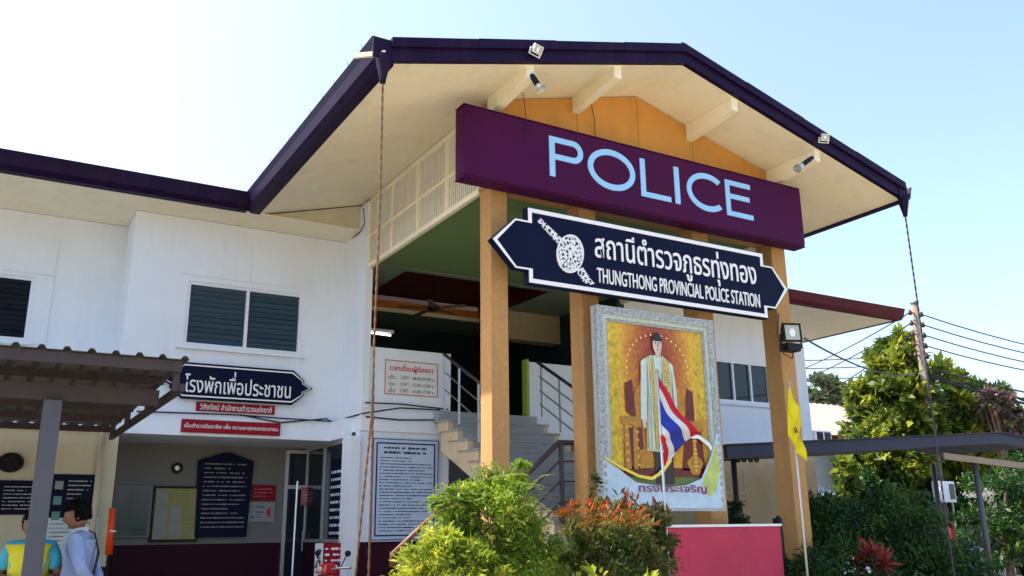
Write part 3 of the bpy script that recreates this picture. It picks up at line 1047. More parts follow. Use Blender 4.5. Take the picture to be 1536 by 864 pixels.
nt.links.new(cr.outputs[0], nt.nodes['Principled BSDF'].inputs['Base Color'])
MATS['print_robe'] = rbm
flat('gold_ground', (0.55, 0.27, 0.02), [[(0.095, 0.075), (0.905, 0.075), (0.905, 0.925), (0.095, 0.925)]], 1, var=0.55, scale=14)
flat('yellow_curtain', (0.58, 0.40, 0.02), [[(0.095, 0.075), (0.165, 0.075), (0.19, 0.3), (0.17, 0.60), (0.19, 0.80), (0.095, 0.80)], [(0.83, 0.075), (0.905, 0.075), (0.905, 0.55), (0.84, 0.50), (0.82, 0.3)]], 2, var=0.45, scale=16)
flat('gold_beads', (0.85, 0.62, 0.18), [ell(0.50 + 0.26 * math.cos(rad(a)), 0.30 - 0.185 * math.sin(rad(a)), 0.008, 0.006, 8) for a in range(-10, 191, 10)], 5)
flat('throne_wing', (0.46, 0.20, 0.012), [[(0.24, 0.58), (0.30, 0.42), (0.38, 0.34), (0.36, 0.6)], [(0.76, 0.58), (0.70, 0.42), (0.62, 0.34), (0.64, 0.6)]], 5, var=0.4, scale=12)
flat('red_upholstery', (0.13, 0.014, 0.008), [[(0.22, 0.38), (0.28, 0.36), (0.30, 0.56), (0.22, 0.52)], [(0.74, 0.38), (0.79, 0.40), (0.79, 0.56), (0.70, 0.58)], [(0.24, 0.60), (0.34, 0.60), (0.36, 0.80), (0.22, 0.80)], [(0.70, 0.62), (0.84, 0.60), (0.86, 0.80), (0.66, 0.80)], [(0.18, 0.79), (0.86, 0.79), (0.86, 0.84), (0.18, 0.84)]], 6, var=0.5, scale=14)
flat('gilded_table', (0.42, 0.20, 0.02), [[(0.18, 0.545), (0.34, 0.545), (0.34, 0.585), (0.18, 0.585)], [(0.20, 0.585), (0.235, 0.585), (0.245, 0.80), (0.195, 0.80)], [(0.27, 0.585), (0.30, 0.585), (0.31, 0.80), (0.265, 0.80)], [(0.70, 0.55), (0.86, 0.55), (0.86, 0.60), (0.70, 0.60)], [(0.76, 0.60), (0.79, 0.60), (0.79, 0.72), (0.84, 0.76), (0.80, 0.82), (0.74, 0.82), (0.70, 0.76), (0.76, 0.72)], [(0.31, 0.71), (0.40, 0.69), (0.42, 0.79), (0.30, 0.80)]], 7, var=0.4, scale=20)
flat('gold_carving', (0.66, 0.42, 0.06), [ell(0.215 + 0.085 * (i % 2), 0.60 + 0.02 * i, 0.012, 0.007, 8) for i in range(10)] + [ell(0.775, 0.61 + 0.021 * i, 0.010 + 0.006 * (i % 3), 0.007, 8) for i in range(10)] + [ell(0.12 + 0.03 * (i % 3), 0.12 + 0.022 * i, 0.006, 0.004, 6) for i in range(28)] + [ell(0.82 + 0.03 * (i % 3), 0.12 + 0.018 * i, 0.006, 0.004, 6) for i in range(22)], 9)
flat('green_floor', (0.10, 0.16, 0.03), [[(0.13, 0.835), (0.87, 0.835), (0.87, 0.90), (0.13, 0.90)]], 7)
flat('dark_trousers', (0.03, 0.018, 0.025), [[(0.42, 0.66), (0.60, 0.66), (0.60, 0.87), (0.42, 0.87)]], 8)
flat('robe', (0.58, 0.62, 0.36), [[(0.34, 0.255), (0.43, 0.225), (0.55, 0.225), (0.635, 0.265), (0.66, 0.40), (0.665, 0.56), (0.62, 0.58), (0.63, 0.72), (0.35, 0.71), (0.36, 0.57), (0.305, 0.55), (0.32, 0.38)]], 9, var=0.3, scale=30)
flat('white_sleeve', (0.56, 0.64, 0.58), [[(0.33, 0.265), (0.385, 0.24), (0.375, 0.40), (0.365, 0.56), (0.305, 0.555), (0.325, 0.38)], [(0.61, 0.25), (0.645, 0.27), (0.665, 0.40), (0.665, 0.55), (0.625, 0.55), (0.63, 0.40)], [(0.46, 0.225), (0.53, 0.225), (0.53, 0.34), (0.47, 0.34)], [(0.40, 0.36), (0.42, 0.36), (0.42, 0.70), (0.385, 0.70)]], 10)
flat('robe_trim', (0.50, 0.36, 0.12), [[(0.545, 0.25), (0.60, 0.25), (0.61, 0.45), (0.56, 0.45)], [(0.44, 0.25), (0.46, 0.25), (0.46, 0.70), (0.44, 0.70)]], 11, var=0.6, scale=40)
flat('face', (0.62, 0.48, 0.40), [ell(0.50, 0.165, 0.044, 0.055), [(0.315, 0.555), (0.355, 0.555), (0.35, 0.60), (0.325, 0.60)]], 11)
flat('neck', (0.55, 0.42, 0.35), [[(0.48, 0.19), (0.525, 0.19), (0.53, 0.235), (0.475, 0.235)]], 10.5)
flat('features', (0.10, 0.05, 0.04), [ell(0.485, 0.158, 0.009, 0.004, 10), ell(0.517, 0.158, 0.009, 0.004, 10), ell(0.502, 0.194, 0.012, 0.003, 10), [(0.500, 0.165), (0.506, 0.165), (0.508, 0.180), (0.498, 0.180)]], 12)
flat('robe_folds', (0.30, 0.33, 0.22), [[(x, 0.30 + 0.02 * (i % 3)), (x + 0.006, 0.30), (x + 0.004 + 0.006 * (i - 4), 0.70), (x - 0.003 + 0.006 * (i - 4), 0.69)] for i, x in enumerate((0.385, 0.415, 0.475, 0.50, 0.525, 0.575, 0.60, 0.625))], 12)
flat('robe_gilding', (0.72, 0.55, 0.10), [ell(0.575 + 0.018 * math.sin(i * 1.7), 0.26 + i * 0.016, 0.010, 0.005, 8) for i in range(12)] + [ell(0.45, 0.26 + i * 0.017, 0.006, 0.005, 8) for i in range(25)], 13)
flat('hair', (0.015, 0.012, 0.012), [ell(0.50, 0.145, 0.049, 0.042, 20, 175, 365)], 12)
# ribbon swash at the foot of the picture
def swash(pts, w0, w1):
    n = len(pts)
    lo, hi = [], []
    for i, (x, y) in enumerate(pts):
        a, b = pts[max(0, i - 1)], pts[min(n - 1, i + 1)]
        dx, dy = b[0] - a[0], b[1] - a[1]
        l = math.hypot(dx, dy)
        w = w0 + (w1 - w0) * i / (n - 1)
        lo.append((x - dy / l * w, y + dx / l * w))
        hi.append((x + dy / l * w, y - dx / l * w))
    return [[lo[i], lo[i + 1], hi[i + 1], hi[i]] for i in range(n - 1)]


flat('pale_blue_foot', (0.46, 0.62, 0.74), [[(0.012, 0.76), (0.12, 0.80), (0.26, 0.865), (0.50, 0.885), (0.66, 0.875), (0.80, 0.84), (0.90, 0.72), (0.985, 0.56), (0.985, 0.985), (0.012, 0.985)]], 20, var=0.1)
flat('leaf_green_swash', (0.45, 0.56, 0.14), [[(0.80, 0.87), (0.90, 0.74), (0.95, 0.66), (0.97, 0.78), (0.92, 0.90), (0.86, 0.93)]], 21, var=0.2)
flat('white_ribbon', (0.82, 0.84, 0.82), swash([(0.40, 0.845), (0.48, 0.80), (0.56, 0.73), (0.64, 0.665), (0.72, 0.63), (0.80, 0.63), (0.88, 0.665), (0.905, 0.69)], 0.006, 0.012), 22, var=0.03)
flat('yellow_ribbon', (0.80, 0.66, 0.08), swash([(0.03, 0.755), (0.16, 0.80), (0.28, 0.835), (0.38, 0.845), (0.47, 0.815), (0.55, 0.75)], 0.006, 0.009), 23, var=0.05)
text('ทรงพระเจริญ', 'lettering', inkpurple, pt, fx0 + 0.52, fx0 + 1.58, fz0 + 0.20, fz0 + 0.31, yp + 0.029 - 0.058, 0.004, 3, 0.012)

# ------------------------------------------------------------------ signs on the left wing
def sign_board(name, label, px, y, board, thick=0.03, cat='sign', bevel=0.004):
    (u0, v0, u1, v1) = px
    a, b = py_(u0, v0, y), py_(u1, v1, y)
    o = thing(name, ((a.x + b.x) / 2, y, b.z), label, cat)
    MB().box(a.x, b.x, y, y + thick, b.z, a.z).build('board', board, o, bevel=bevel)
    return o, a.x, b.x, b.z, a.z


y = YW - 0.10
a, b, t1, t2 = py_(264, 545, y), py_(471, 580, y), py_(285, 543, y), py_(440, 606, y)
zc, z0, z1 = 3.775, 3.52, 4.03
os_ = thing('station_motto_sign', (3.3, y, z0), 'navy pointed sign with white Thai lettering below the louvred window', 'sign')


def mo(t):
    return [(2.42, z0 + t), (4.05 - t * 0.4, z0 + t), (4.22 - t * 0.6, z0 + 0.14 + t * 0.3), (4.22 - t * 0.6, z0 + 0.19 + t * 0.1), (4.36 - t * 1.3, zc), (4.22 - t * 0.6, z1 - 0.19 - t * 0.1), (4.22 - t * 0.6, z1 - 0.14 - t * 0.3), (4.05 - t * 0.4, z1 - t), (2.42, z1 - t),
            (2.25 + t * 0.6, z1 - 0.14 - t * 0.3), (2.25 + t * 0.6, z1 - 0.19 - t * 0.1), (2.11 + t * 1.3, zc), (2.25 + t * 0.6, z0 + 0.19 + t * 0.1), (2.25 + t * 0.6, z0 + 0.14 + t * 0.3)]


MB().prism_y(mo(-0.012), y, y + 0.08).build('board', signnavy, os_)
q = MB()
ring_mesh(q, mo(0.018) + mo(0.018)[:1], mo(0.038) + mo(0.038)[:1], y - 0.005, y - 0.001)
q.build('border', signwhite, os_)
text('โรงพักเพื่อประชาชน', 'lettering', signwhite, os_, 2.44, 4.02, 3.60, 3.945, y - 0.001, 0.008, 4, 0.006)
o, x0, x1, zz0, zz1 = sign_board('slogan_plaque', 'shorter upper red plaque with white Thai lettering under the motto sign', (295, 602, 412, 622), YW - 0.035, redsign)
text('วิสัยทัศน์ สำนักงานตำรวจแห่งชาติ', 'lettering', signwhite, o, x0 + 0.05, x1 - 0.05, zz0 + 0.02, zz1 - 0.015, YW - 0.036, 0.003, 2, 0.004, kind='stuff')
o, x0, x1, zz0, zz1 = sign_board('slogan_plaque', 'longer lower red plaque with white Thai lettering on the slab edge', (273, 628, 420, 654), YW - 0.075, redsign)
text('เป็นตำรวจมืออาชีพ เพื่อ ความผาสุกของประชาชน', 'lettering', signwhite, o, x0 + 0.04, x1 - 0.04, zz0 + 0.05, zz1 - 0.04, YW - 0.076, 0.003, 2, 0.004, kind='stuff')

# visiting hours panel on the balcony parapet
o, x0, x1, zz0, zz1 = sign_board('visiting_hours_panel', 'white panel with red Thai heading and visiting times on the balcony parapet', (577, 538, 657, 597), YH - 0.035, paper, 0.012)
q = MB()
o_ = [(x0 + 0.01, zz0 + 0.01), (x1 - 0.01, zz0 + 0.01), (x1 - 0.01, zz1 - 0.01), (x0 + 0.01, zz1 - 0.01)]
i_ = [(x0 + 0.022, zz0 + 0.022), (x1 - 0.022, zz0 + 0.022), (x1 - 0.022, zz1 - 0.022), (x0 + 0.022, zz1 - 0.022)]
ring_mesh(q, o_ + o_[:1], i_ + i_[:1], YH - 0.038, YH - 0.0355)
q.build('border', inkred, o)
W_, H_ = x1 - x0, zz1 - zz0
text('เวลาเยี่ยมผู้ต้องหา', 'heading', inkred, o, x0 + 0.10 * W_, x1 - 0.10 * W_, zz0 + 0.64 * H_, zz1 - 0.10 * H_, YH - 0.0355, 0.002, 2, 0.02)
for k, (c1, c3) in enumerate((('เช้า', '08.00-09.00 น.'), ('เที่ยง', '12.00-13.00 น.'), ('เย็น', '16.00-17.00 น.'))):
    zb = zz0 + (0.46 - 0.185 * k) * H_
    text(c1, 'lettering', inkm, o, x0 + 0.08 * W_, x0 + 0.20 * W_, zb - 0.01, zb + 0.12 * H_, YH - 0.0355, 0.002, 2)
    text('เวลา', 'lettering', inkm, o, x0 + 0.30 * W_, x0 + 0.44 * W_, zb, zb + 0.10 * H_, YH - 0.0355, 0.002, 2)
    text(c3, 'lettering', inkm, o, x0 + 0.52 * W_, x0 + 0.94 * W_, zb, zb + 0.09 * H_, YH - 0.0355, 0.002, 2)

# large notice board by the stairs
o, x0, x1, zz0, zz1 = sign_board('notice_board', 'tall pale blue notice board full of small print beside the stairs', (558, 655, 658, 811), YH - 0.035, paperblue, 0.025)
for t, w in ((0.02, 0.012), (0.075, 0.022)):
    q = MB()
    o_ = [(x0 + t, zz0 + t), (x1 - t, zz0 + t), (x1 - t, zz1 - t), (x0 + t, zz1 - t)]
    t2 = t + w
    i_ = [(x0 + t2, zz0 + t2), (x1 - t2, zz0 + t2), (x1 - t2, zz1 - t2), (x0 + t2, zz1 - t2)]
    ring_mesh(q, o_ + o_[:1], i_ + i_[:1], YH - 0.040, YH - 0.0355)
    q.build('border', inkm, o)
scribble('heading', inkm, o, x0 + 0.20, x1 - 0.22, zz1 - 0.26, zz1 - 0.12, YH - 0.0355, 2, 3, 1, 0.5)
scribble('small_print', inkm, o, x0 + 0.14, x1 - 0.12, zz0 + 0.13, zz1 - 0.28, YH - 0.0355, 24, 5, 1.0, 0.34)

# things in the entrance recess
o, x0, x1, zz0, zz1 = sign_board('pinboard', 'yellow lined glazed pinboard with papers in the entrance recess', (231, 729, 296, 812), 14.93, black, 0.06, 'pinboard')
MB().box(x0 + 0.035, x1 - 0.035, 14.922, 14.929, zz0 + 0.035, zz1 - 0.035).build('lining', yellowm, o)
r = random.Random(4)
for i in range(3):
    for j in range(3):
        cx, cz = x0 + (x1 - x0) * (0.2 + 0.3 * i), zz0 + (zz1 - zz0) * (0.2 + 0.3 * j)
        MB().box(cx - 0.09, cx + 0.09, 14.918, 14.921, cz - 0.12, cz + 0.12).build('paper', shadedpaper if r.random() < 0.4 else M('yellow_paper', (0.30, 0.30, 0.13), 0.8), o)
o, x0, x1, zz0, zz1 = sign_board('reception_window', 'grey glazed counter window left of the yellow pinboard', (172, 727, 224, 806), 14.95, M('dull_frame', (0.16, 0.17, 0.18), 0.5), 0.04, 'window')
MB().box(x0 + 0.03, x1 - 0.05, 14.944, 14.949, zz0 + 0.03, zz1 - 0.03).build('pane', glassmat('grey_glass', (0.10, 0.13, 0.13)), o)
a, b = py_(298, 690, 14.9), py_(374, 805, 14.9)
o = thing('honour_plaque', ((a.x + b.x) / 2, 14.9, b.z), 'dark plaque with peaked top and faint gold lines in the entrance recess', 'plaque')
MB().prism_y([(a.x + 0.03, b.z), (b.x - 0.05, b.z), (b.x, a.z), ((a.x + b.x) / 2 + 0.06, a.z + 0.13), ((a.x + b.x) / 2 - 0.06, a.z + 0.13), (a.x, a.z)], 14.9, 14.95).build('board', signnavy, o)
scribble('small_print', M('faded_gold_print', (0.30, 0.27, 0.25), 0.7), o, a.x + 0.10, b.x - 0.10, b.z + 0.12, a.z - 0.02, 14.899, 15, 9, 1.0, 0.3)
o, x0, x1, zz0, zz1 = sign_board('wall_sticker', 'small dark red wall sign beside the peaked plaque', (378, 727, 413, 751), 14.97, redsign, 0.01)
scribble('small_print', M('faded_pink_print', (0.45, 0.2, 0.2), 0.7), o, x0 + 0.04, x1 - 0.04, zz0 + 0.04, zz1 - 0.04, 14.969, 3, 8, 1.0, 0.3)
o, x0, x1, zz0, zz1 = sign_board('wall_sticker', 'white wall notice with red arrow under the dark red sign', (373, 753, 411, 783), 14.97, shadedpaper, 0.01)
scribble('small_print', inkm, o, x0 + 0.04, x1 - 0.15, zz0 + 0.04, zz1 - 0.04, 14.969, 3, 8, 1.0, 0.25)
MB().prism_y([(x1 - 0.13, zz0 + 0.12), (x1 - 0.07, zz0 + 0.07), (x1 - 0.07, zz1 - 0.07), (x1 - 0.13, zz1 - 0.12)], 14.966, 14.969).build('arrow', inkred, o)
c = py_(266, 702, 14.96)
o = thing('vent_disc', (c.x, c.y, c.z), 'small black ring vent high on the recess wall', 'vent')
ro_, ri_ = stroke_ring(c.x, c.z, 0.085, 0.085, 0.045, 0, 2 * math.pi, 24)
q = MB()
ring_mesh(q, ro_, ri_, 14.94, 14.99)
q.build('ring', black, o)
MB().prism_y([(c.x + 0.04 * math.cos(k * 0.52), c.z + 0.04 * math.sin(k * 0.52)) for k in range(12)], 14.975, 14.99).build('centre', aluminium, o)
c = py_(16, 694, YW - 0.02)
o = thing('wall_fan', (c.x, c.y, c.z), 'round black fan vent on the cream wall under the canopy', 'vent')
ro_, ri_ = stroke_ring(c.x, c.z, 0.155, 0.13, 0.03, 0, 2 * math.pi, 28)
q = MB()
ring_mesh(q, ro_, ri_, YW - 0.06, YW - 0.002)
q.build('ring', black, o)
MB().prism_y([(c.x + 0.13 * math.cos(k * 0.3142), c.z + 0.105 * math.sin(k * 0.3142)) for k in range(20)], YW - 0.02, YW - 0.003).build('backing', black, o)
for k in range(5):
    t = k * 1.2566
    MB().bar((c.x + 0.02 * math.cos(t), YW - 0.03, c.z + 0.02 * math.sin(t)), (c.x + 0.115 * math.cos(t), YW - 0.035, c.z + 0.095 * math.sin(t)), 0.006, 0.05).build('blade', black, o)
# boards on the cream wall
o, x0, x1, zz0, zz1 = sign_board('info_board', 'dark board with pale rows left of the grey post', (-8, 720, 71, 772), YW - 0.04, signnavy, 0.03)
scribble('small_print', M('grey_print', (0.42, 0.42, 0.45), 0.7), o, x0 + 0.12, x1 - 0.08, zz0 + 0.05, zz1 - 0.06, YW - 0.041, 7, 12, 0.95, 0.3)
o, x0, x1, zz0, zz1 = sign_board('info_board', 'dark board with small icons and pale rows right of the grey post', (77, 711, 139, 776), YW - 0.04, signnavy, 0.03)
scribble('small_print', MATS['grey_print'], o, x0 + 0.22, x1 - 0.06, zz0 + 0.22, zz1 - 0.06, YW - 0.041, 5, 14, 1.0, 0.3)
for k in range(3):
    zc_ = zz1 - 0.14 - k * 0.2
    MB().box(x0 + 0.06, x0 + 0.16, YW - 0.045, YW - 0.041, zc_ - 0.06, zc_ + 0.05).build('icon', M('icon_teal', (0.12, 0.26, 0.27), 0.6) if k else shadedpaper, o)
o, x0, x1, zz0, zz1 = sign_board('flow_chart_board', 'pale blue flow chart board with boxes behind the standing man', (68, 777, 142, 848), YW - 0.04, M('pale_board', (0.55, 0.66, 0.72), 0.6), 0.02)
scribble('small_print', inkm, o, x0 + 0.06, x1 - 0.30, zz0 + 0.08, zz1 - 0.05, YW - 0.041, 9, 17, 1.0, 0.22)
for (a, b, c_, d) in ((0.45, 0.20, 0.25, 0.16), (0.50, 0.48, 0.2, 0.13), (0.72, 0.74, 0.14, 0.16)):
    q = MB()
    bx, bz, bw, bh = x0 + a * (x1 - x0), zz0 + b * (zz1 - zz0), c_ * (x1 - x0), d * (zz1 - zz0)
    o_ = [(bx, bz), (bx + bw, bz), (bx + bw, bz + bh), (bx, bz + bh)]
    i_ = [(bx + 0.01, bz + 0.01), (bx + bw - 0.01, bz + 0.01), (bx + bw - 0.01, bz + bh - 0.01), (bx + 0.01, bz + bh - 0.01)]
    ring_mesh(q, o_ + o_[:1], i_ + i_[:1], YW - 0.044, YW - 0.041)
    q.build('chart_box', inkm, o)
# signs on the glazing and the red panel under it
gp = thing('glass_lettering_panel', (gx, 13.5, 1.6), 'dark film with white service lettering on the glass screen', 'sign')
MB().box(gx - 0.004, gx + 0.003, 13.14, 13.75, 1.52, 2.70).build('film', signnavy, gp)
q = MB()
r = random.Random(3)
for k in range(9):
    z = 2.50 - k * 0.115
    y = 13.70
    while y > 13.18:
        w_ = r.uniform(0.02, 0.06)
        q.box(gx - 0.008, gx - 0.005, y - w_, y, z - 0.02, z + 0.02)
        y -= w_ + r.uniform(0.01, 0.05)
q.build('small_print', signwhite, gp, kind='stuff')
o, x0, x1, zz0, zz1 = sign_board('door_sticker', 'square pink and red sticker on the glass by the recess door', (452, 731, 468, 758), 14.90, M('pink_sticker', (0.50, 0.12, 0.14), 0.6), 0.008)
scribble('small_print', paper, o, x0 + 0.03, x1 - 0.03, zz0 + 0.05, zz1 - 0.05, 14.899, 4, 6, 1, 0.3)
o, x0, x1, zz0, zz1 = sign_board('counter_sign', 'red sign with white edge strip below the glass screen', (473, 815, 515, 864), 12.9, redsign, 0.02)
MB().box(x0, x0 + 0.12, 12.894, 12.899, zz0, zz1).build('edge_strip', paper, o)
for k in (0.35, 0.68):
    c_ = (x0 + 0.06, zz0 + k * (zz1 - zz0))
    ro_, ri_ = stroke_ring(c_[0], c_[1], 0.045, 0.07, 0.02, rad(30), rad(300), 16)
    q = MB()
    ring_mesh(q, ro_, ri_, 12.889, 12.893)
    q.build('mark', inkm, o)
scribble('small_print', signwhite, o, x0 + 0.15, x1 - 0.06, zz0 + 0.1, zz1 - 0.04, 12.899, 4, 16, 1.0, 0.4)
# orange traffic wand standing by the wall end
a, b = py_(169, 762, 13.2), py_(163, 832, 13.2)
o = thing('traffic_wand', (b.x, 13.2, 0.12), 'orange traffic wand on a stand at the end of the cream wall', 'wand')
MB().tube([(b.x, 13.2, b.z), (a.x, 13.2, a.z)], [0.05, 0.04], 12).build('tube', M('wand_orange', (0.75, 0.07, 0.01), 0.4), o, smooth=True)
MB().tube([(b.x + 0.012, 13.2, b.z + 0.29), (b.x + 0.016, 13.2, b.z + 0.31)], 0.052, 12).build('band', signwhite, o)
MB().tube([(b.x, 13.2, 0.16), (b.x, 13.2, b.z)], 0.02, 8).build('pole', black, o)
MB().tube([(b.x, 13.2, 0.12), (b.x, 13.2, 0.16)], [0.2, 0.16], 16).build('base', black, o)
# thin white pole in front of the recess door
a, b = py_(446, 725, 12.3), py_(438, 864, 12.3)
o = thing('white_pole', (b.x, 12.3, 0.12), 'thin white pole leaning in front of the recess door', 'pole')
MB().tube([(b.x - 0.06, 12.3, 0.12), b, a], 0.011, 8).build('shaft', signwhite, o)
MB().tube([a, a + Vector((0.003, 0, 0.03))], 0.015, 8).build('cap', aluminium, o)

# ------------------------------------------------------------------ left tin canopy
cn = thing('tin_canopy', (0.5, 9.0, 0.0), 'grey brown corrugated tin canopy on a grey post in front of the left wing', 'canopy')
CX1, CY0, CY1 = 1.54, 8.45, 13.45
ZF, ZB = 3.13, 3.02


def zc_at(y):
    return ZF + (ZB - ZF) * (y - CY0) / (CY1 - CY0)


SW = 0.78
for s in range(7):
    xa = CX1 - (s + 1) * SW
    prof = []
    for k in range(4):
        bx = xa + k * SW / 4
        prof += [(bx, 0), (bx + SW / 4 - 0.075, 0), (bx + SW / 4 - 0.055, 0.032), (bx + SW / 4 - 0.022, 0.032)]
    prof.append((xa + SW, 0.0))
    q = MB()
    n = len(prof)
    for y in (CY0 - 0.05, CY1):
        for x, z in prof:
            q.v.append((x, y, zc_at(y) + 0.008 + z + 0.001 * (s % 2)))
    for y in (CY0 - 0.05, CY1):
        for x, z in prof:
            q.v.append((x, y, zc_at(y) + 0.006 + z + 0.001 * (s % 2)))
    for i in range(n - 1):
        q.f += [(i, i + 1, i + 1 + n, i + n), (2 * n + i, 3 * n + i, 3 * n + i + 1, 2 * n + i + 1), (i, 2 * n + i, 2 * n + i + 1, i + 1)]
    q.build('roof_sheet', tin, cn)
XA = CX1 - 7 * SW
for y, h in ((CY0, 0.10), (9.35, 0.07), (10.3, 0.07), (11.3, 0.07), (12.3, 0.07), (13.25, 0.08)):
    MB().box(XA, CX1 - 0.05, y, y + 0.05, zc_at(y) - h, zc_at(y) - 0.001).build('purlin', tindark, cn)
MB().box(CX1 - 0.05, CX1 - 0.0, CY0 + 0.05, CY1, 2.86, 2.93).build('side_rail', tindark, cn)
MB().box(XA, 1.40, 9.00, 9.08, 2.78, 2.93).build('beam', tindark, cn)
for x in (0.50, -2.6):
    MB().box(x - 0.075, x + 0.075, 8.93, 9.08, 0.0, 2.778).build('post', postgrey, cn, bevel=0.006)
    MB().box(x - 0.13, x + 0.13, 8.88, 9.13, 0.0, 0.02).build('base_plate', postgrey, cn)
for y in (CY0 + 0.06, 10.0, 11.5, 12.8):
    MB().box(CX1 - 0.11, CX1 - 0.051, y, y + 0.06, 2.86, zc_at(y) - 0.002).build('cleat', tindark, cn)
MB().box(-1.6, -1.5, 9.1, 13.4, 2.88, 2.96).build('rafter', tindark, cn)
MB().tube([(1.42, 13.56, 3.0), (1.42, 13.56, 0.14)], 0.04, 10).build('downpipe', cream, cn, smooth=True)

# ------------------------------------------------------------------ people
skinm = M('brown_skin', (0.22, 0.105, 0.065), 0.5, 0.08, 20)
hairm = M('black_hair', (0.006, 0.005, 0.005), 0.8, 0.3, 40, 0.8, spec=0.1)
shirtblue = M('light_blue_shirt', (0.27, 0.36, 0.56), 0.9, 0.12, 14, 0.6)
trous = M('dark_trousers', (0.03, 0.03, 0.04), 0.85, 0.1, 14, 0.3)
yellowvest = M('yellow_vest', (0.75, 0.68, 0.04), 0.8, 0.08, 12, 0.3)
cyansleeve = M('cyan_shirt', (0.06, 0.42, 0.58), 0.8, 0.08, 12, 0.3)
shoe = M('black_shoe', (0.015, 0.013, 0.012), 0.4, 0.1, 10)


def skin(name, verts, edges, radii, mat, parent, xf, root=0, sub=2):
    me = bpy.data.meshes.new(name)
    me.from_pydata(verts, edges, [])
    o = bpy.data.objects.new(name, me)
    COL.objects.link(o)
    m = o.modifiers.new('skin', 'SKIN')
    m.use_smooth_shade = True
    lay = me.skin_vertices[0].data
    for i, r_ in enumerate(radii):
        lay[i].radius = r_ if isinstance(r_, tuple) else (r_, r_)
        lay[i].use_root = (i == root)
    s_ = o.modifiers.new('sub', 'SUBSURF')
    s_.levels = sub
    s_.render_levels = sub
    dg = bpy.context.evaluated_depsgraph_get()
    dg.update()
    ev = o.evaluated_get(dg)
    m2 = bpy.data.meshes.new_from_object(ev)
    vs = [xf @ v.co for v in m2.vertices]
    fs = [tuple(p.vertices) for p in m2.polygons]
    bpy.data.objects.remove(o)
    bpy.data.meshes.remove(me)
    bpy.data.meshes.remove(m2)
    if name in ('shirt', 'vest', 'trousers'):
        from mathutils import noise as mnoise
        vs = [v + Vector((mnoise.noise(v * 9 + Vector((3, 0, 0))), mnoise.noise(v * 9), 0)) * 0.012 + Vector((mnoise.noise(Vector((v.x * 6, v.y * 6, v.z * 24))), mnoise.noise(Vector((v.x * 6 + 9, v.y * 6, v.z * 24))), 0)) * 0.008 for v in vs]
    q = MB()
    q.v = [tuple(v) for v in vs]
    q.f = fs
    return q if mat is None else q.build(name, mat, parent, smooth=True)


def head_mb(c, R3):
    """head with brow, nose, lips, chin and ears; local +y is the facing direction"""
    q = MB().ball((0, 0, 0), (0.080, 0.102, 0.124), 28, 22)
    out = []
    for (x, y, z) in q.v:
        if y > 0.02 and abs(x) < 0.07:
            fx = math.exp(-(x / 0.016) ** 2)
            y += 0.026 * fx * math.exp(-((z + 0.022) / 0.018) ** 2)
            y += 0.012 * fx * math.exp(-((z - 0.0) / 0.022) ** 2)
            y += 0.007 * math.exp(-(x / 0.05) ** 2) * math.exp(-((z - 0.035) / 0.014) ** 2)
            y += 0.010 * math.exp(-(x / 0.025) ** 2) * math.exp(-((z + 0.058) / 0.010) ** 2)
            y += 0.014 * math.exp(-(x / 0.03) ** 2) * math.exp(-((z + 0.098) / 0.020) ** 2)
            y -= 0.008 * math.exp(-((abs(x) - 0.03) / 0.012) ** 2) * math.exp(-((z - 0.012) / 0.012) ** 2)
        if z < -0.05:
            x *= 1 - 0.9 * (-z - 0.05)
            if y < 0:
                y *= 1 - 3.0 * (-z - 0.05)
        out.append((x, y, z))
    q.v = out
    q.ball((0.078, -0.012, -0.01), (0.012, 0.022, 0.034), 8, 6)
    q.ball((-0.078, -0.012, -0.01), (0.012, 0.022, 0.034), 8, 6)
    q.v = [tuple(c + R3 @ Vector(v)) for v in q.v]
    return q


def hair_mb(c, R3):
    q = MB().ball((0, -0.010, 0.016), (0.093, 0.114, 0.130), 28, 22)
    keep = []
    for f in q.f:
        m = sum((Vector(q.v[i]) for i in f), Vector()) / len(f)
        if m.z > 0.055 - 0.0 * m.y or (m.y < 0.02 and m.z > -0.05):
            keep.append(f)
    q.f = keep
    rr = random.Random(2)
    q.v = [tuple(c + R3 @ (Vector(v) * (1 + rr.uniform(-0.05, 0.06)))) for v in q.v]
    return q


def hand(q, wrist, direction, side, R3, curl=0.5):
    """palm, four fingers and a thumb"""
    d = direction.normalized()
    s = side.normalized()
    n = d.cross(s).normalized()
    q.tube([wrist, wrist + d * 0.05, wrist + d * 0.09], [0.024, 0.036, 0.034], 8)
    for k, L in enumerate((0.066, 0.076, 0.07, 0.055)):
        p = wrist + d * 0.085 + s * (0.027 - 0.018 * k)
        a = p + d * (L * 0.5) + n * (L * 0.18 * curl)
        b = a + d * (L * 0.45 * (1 - curl * 0.5)) + n * (L * 0.45 * curl)
        q.tube([p, a, b], [0.0095, 0.0085, 0.007], 6)
    p = wrist + d * 0.03 + s * 0.028
    q.tube([p, p + s * 0.022 + d * 0.03, p + s * 0.026 + d * 0.06 + n * 0.01], [0.011, 0.0095, 0.008], 6)


